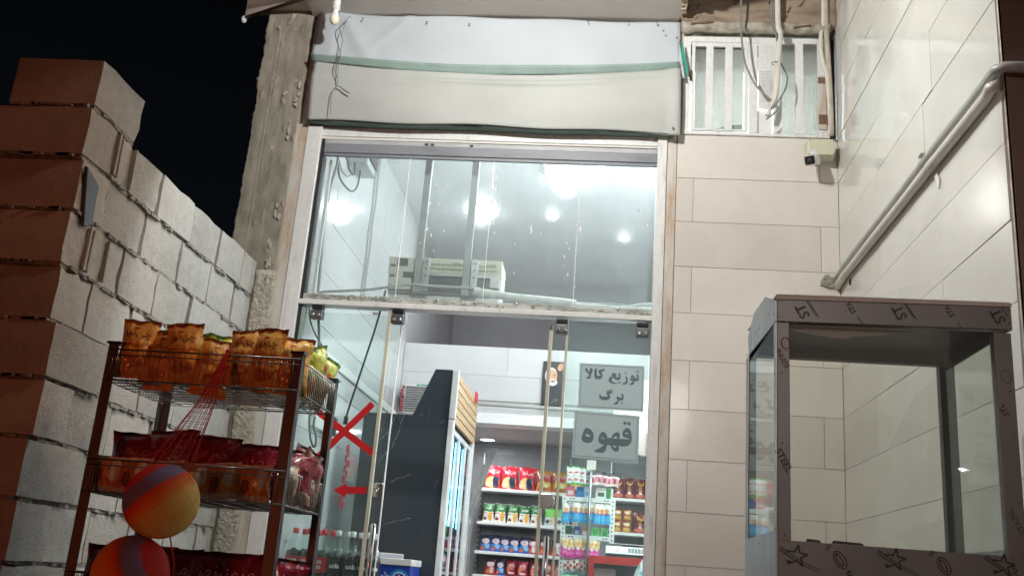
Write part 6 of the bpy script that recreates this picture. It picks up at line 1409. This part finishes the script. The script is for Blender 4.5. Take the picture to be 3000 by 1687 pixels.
    # print on the film
    yy = y0-.0008
    X_, Z_ = (1, 0, 0), (0, 0, 1)
    def tx(s, zx, zy, h, deg, mt='film_ink', bold=.02, par=f, dy=0.0, fr=z8):
        c = FY(fr(zx, zy), yy+dy); letter(s, mt, par, c, X_, Z_, height=h, bold=bold, rot=math.radians(deg), name='printed_letters')
    rot = 117
    for (cx, cy) in ((408, 182), (872, 188), (1342, 205)): tx('ST', cx, cy, .024, rot, bold=.03)
    for (cx, cy) in ((642, 165), (1112, 182)): tx('STA', cx, cy, .0125, rot, bold=.02)
    bars = MB()
    for (ax, ay, bx, by) in ((428, 130, 476, 205), (437, 130, 488, 210), (895, 145, 945, 215), (903, 145, 957, 222), (1362, 165, 1395, 210), (672, 208, 697, 240), (1150, 235, 1170, 262)):
        a, b = FY(z8(ax, ay), yy), FY(z8(bx, by), yy); d = b-a; bars.obox((a+b)/2, d/2, (0, .0003, 0), Vector((-d.z, 0, d.x)).normalized()*.0009)
    bars.build('printed_bar', 'film_ink', f)
    lp = [o for o in root.children if o.name.startswith('front_post')]
    tx('INLESS', 316, 408, .012, -62, 'film_red', .02, lp[0], .003); tx('STEEL', 322, 895, .016, -62, 'film_ink', .02, lp[0], .003)
    tx('STL', 1372, 655, .013, 118, 'film_ink', .02, lp[1], .003); tx('STAINL', 1432, 1185, .013, 118, 'film_ink', .0, lp[1], .003)
    def ring(cx, cz, rx, rz, w, ang, mt, par, dy=0.0):
        m = MB(); n = 30; ca, sa = math.cos(ang), math.sin(ang); b = 0
        for k in range(n):
            t = 2*math.pi*k/n
            for s in (1, 1-w*(.5+.5*abs(math.cos(t)))):
                u, v = rx*s*math.cos(t), rz*s*math.sin(t); m.v.append((cx+u*ca-v*sa, yy+dy, cz+u*sa+v*ca))
        for k in range(n): j = (k+1) % n; m.f.append((2*k, 2*j, 2*j+1, 2*k+1))
        m.build('printed_ring', mt, par, recalc=False)
    c = FY(z8(330, 335), yy+.003); ring(c.x, c.z, .012, .016, .3, .2, 'film_red', lp[0], .003)
    c = FY(z8(1385, 495), yy+.003); ring(c.x, c.z, .012, .016, .12, .3, 'film_ink', lp[1], .003)
    def star(cx, cz, r_, ang, par):
        m = MB(); pts = []
        for k in range(10):
            t = ang+math.pi*k/5; q_ = r_ if k % 2 == 0 else r_*.40; pts.append((cx+q_*math.cos(t), cz+q_*math.sin(t)))
        for k in range(10):
            if k in (4, 5): continue
            (ax, az), (bx, bz) = pts[k], pts[(k+1) % 10]; d = Vector((bx-ax, 0, bz-az)); m.obox(((ax+bx)/2, yy, (az+bz)/2), d/2*1.06, (0, .0003, 0), Vector((-d.z, 0, d.x)).normalized()*.0019)
        for o_ in (0, .006):
            P = [(cx-.036+.018*k-o_*.6, cz+.018-.0135*k+.0016*k*k*.55-o_*.8) for k in range(6)]
            for k in range(5):
                (ax, az), (bx, bz) = P[k], P[k+1]; d = Vector((bx-ax, 0, bz-az)); m.obox(((ax+bx)/2, yy-.0001, (az+bz)/2), d/2*1.05, (0, .0003, 0), Vector((-d.z, 0, d.x)).normalized()*(.0014-.00022*k))
        m.prism([(cx-.024, yy, cz-.010), (cx-.012, yy, cz-.012), (cx-.020, yy, cz-.022)], (0, -.0003, 0))
        m.build('printed_star', 'film_ink', par)
    for (zx, zy) in ((375, 1350), (845, 1368), (1362, 1395)):
        c = FY(z8(zx, zy), yy); star(c.x+.004, c.z, .024, .18, lo)
    for (zx, zy) in ((590, 1370), (1088, 1400)):
        c = FY(z8(zx, zy), yy); ring(c.x, c.z, .013, .022, .22, .55, 'film_ink', lo); ring(c.x-.001, c.z, .006, .017, .5, .55, 'film_red', lo)
    tx('NS', 532, 1312, .008, -120, 'film_ink', .02, lo); tx('NS', 1028, 1340, .008, -120, 'film_ink', .02, lo); tx('S', 640, 1445, .022, 20, 'film_ink', .02, lo); tx('S', 1425, 1415, .016, 200, 'film_ink', .02, lo)
case()

# ------------------------------------------------------------------ checks on labels
for k_, v_ in LABELS.items():
    n_ = len(k_.split())
    if len(v_) > 1: print('SAME LABEL', len(v_), k_)
    if not 4 <= n_ <= 16: print('LABEL LENGTH', n_, k_)
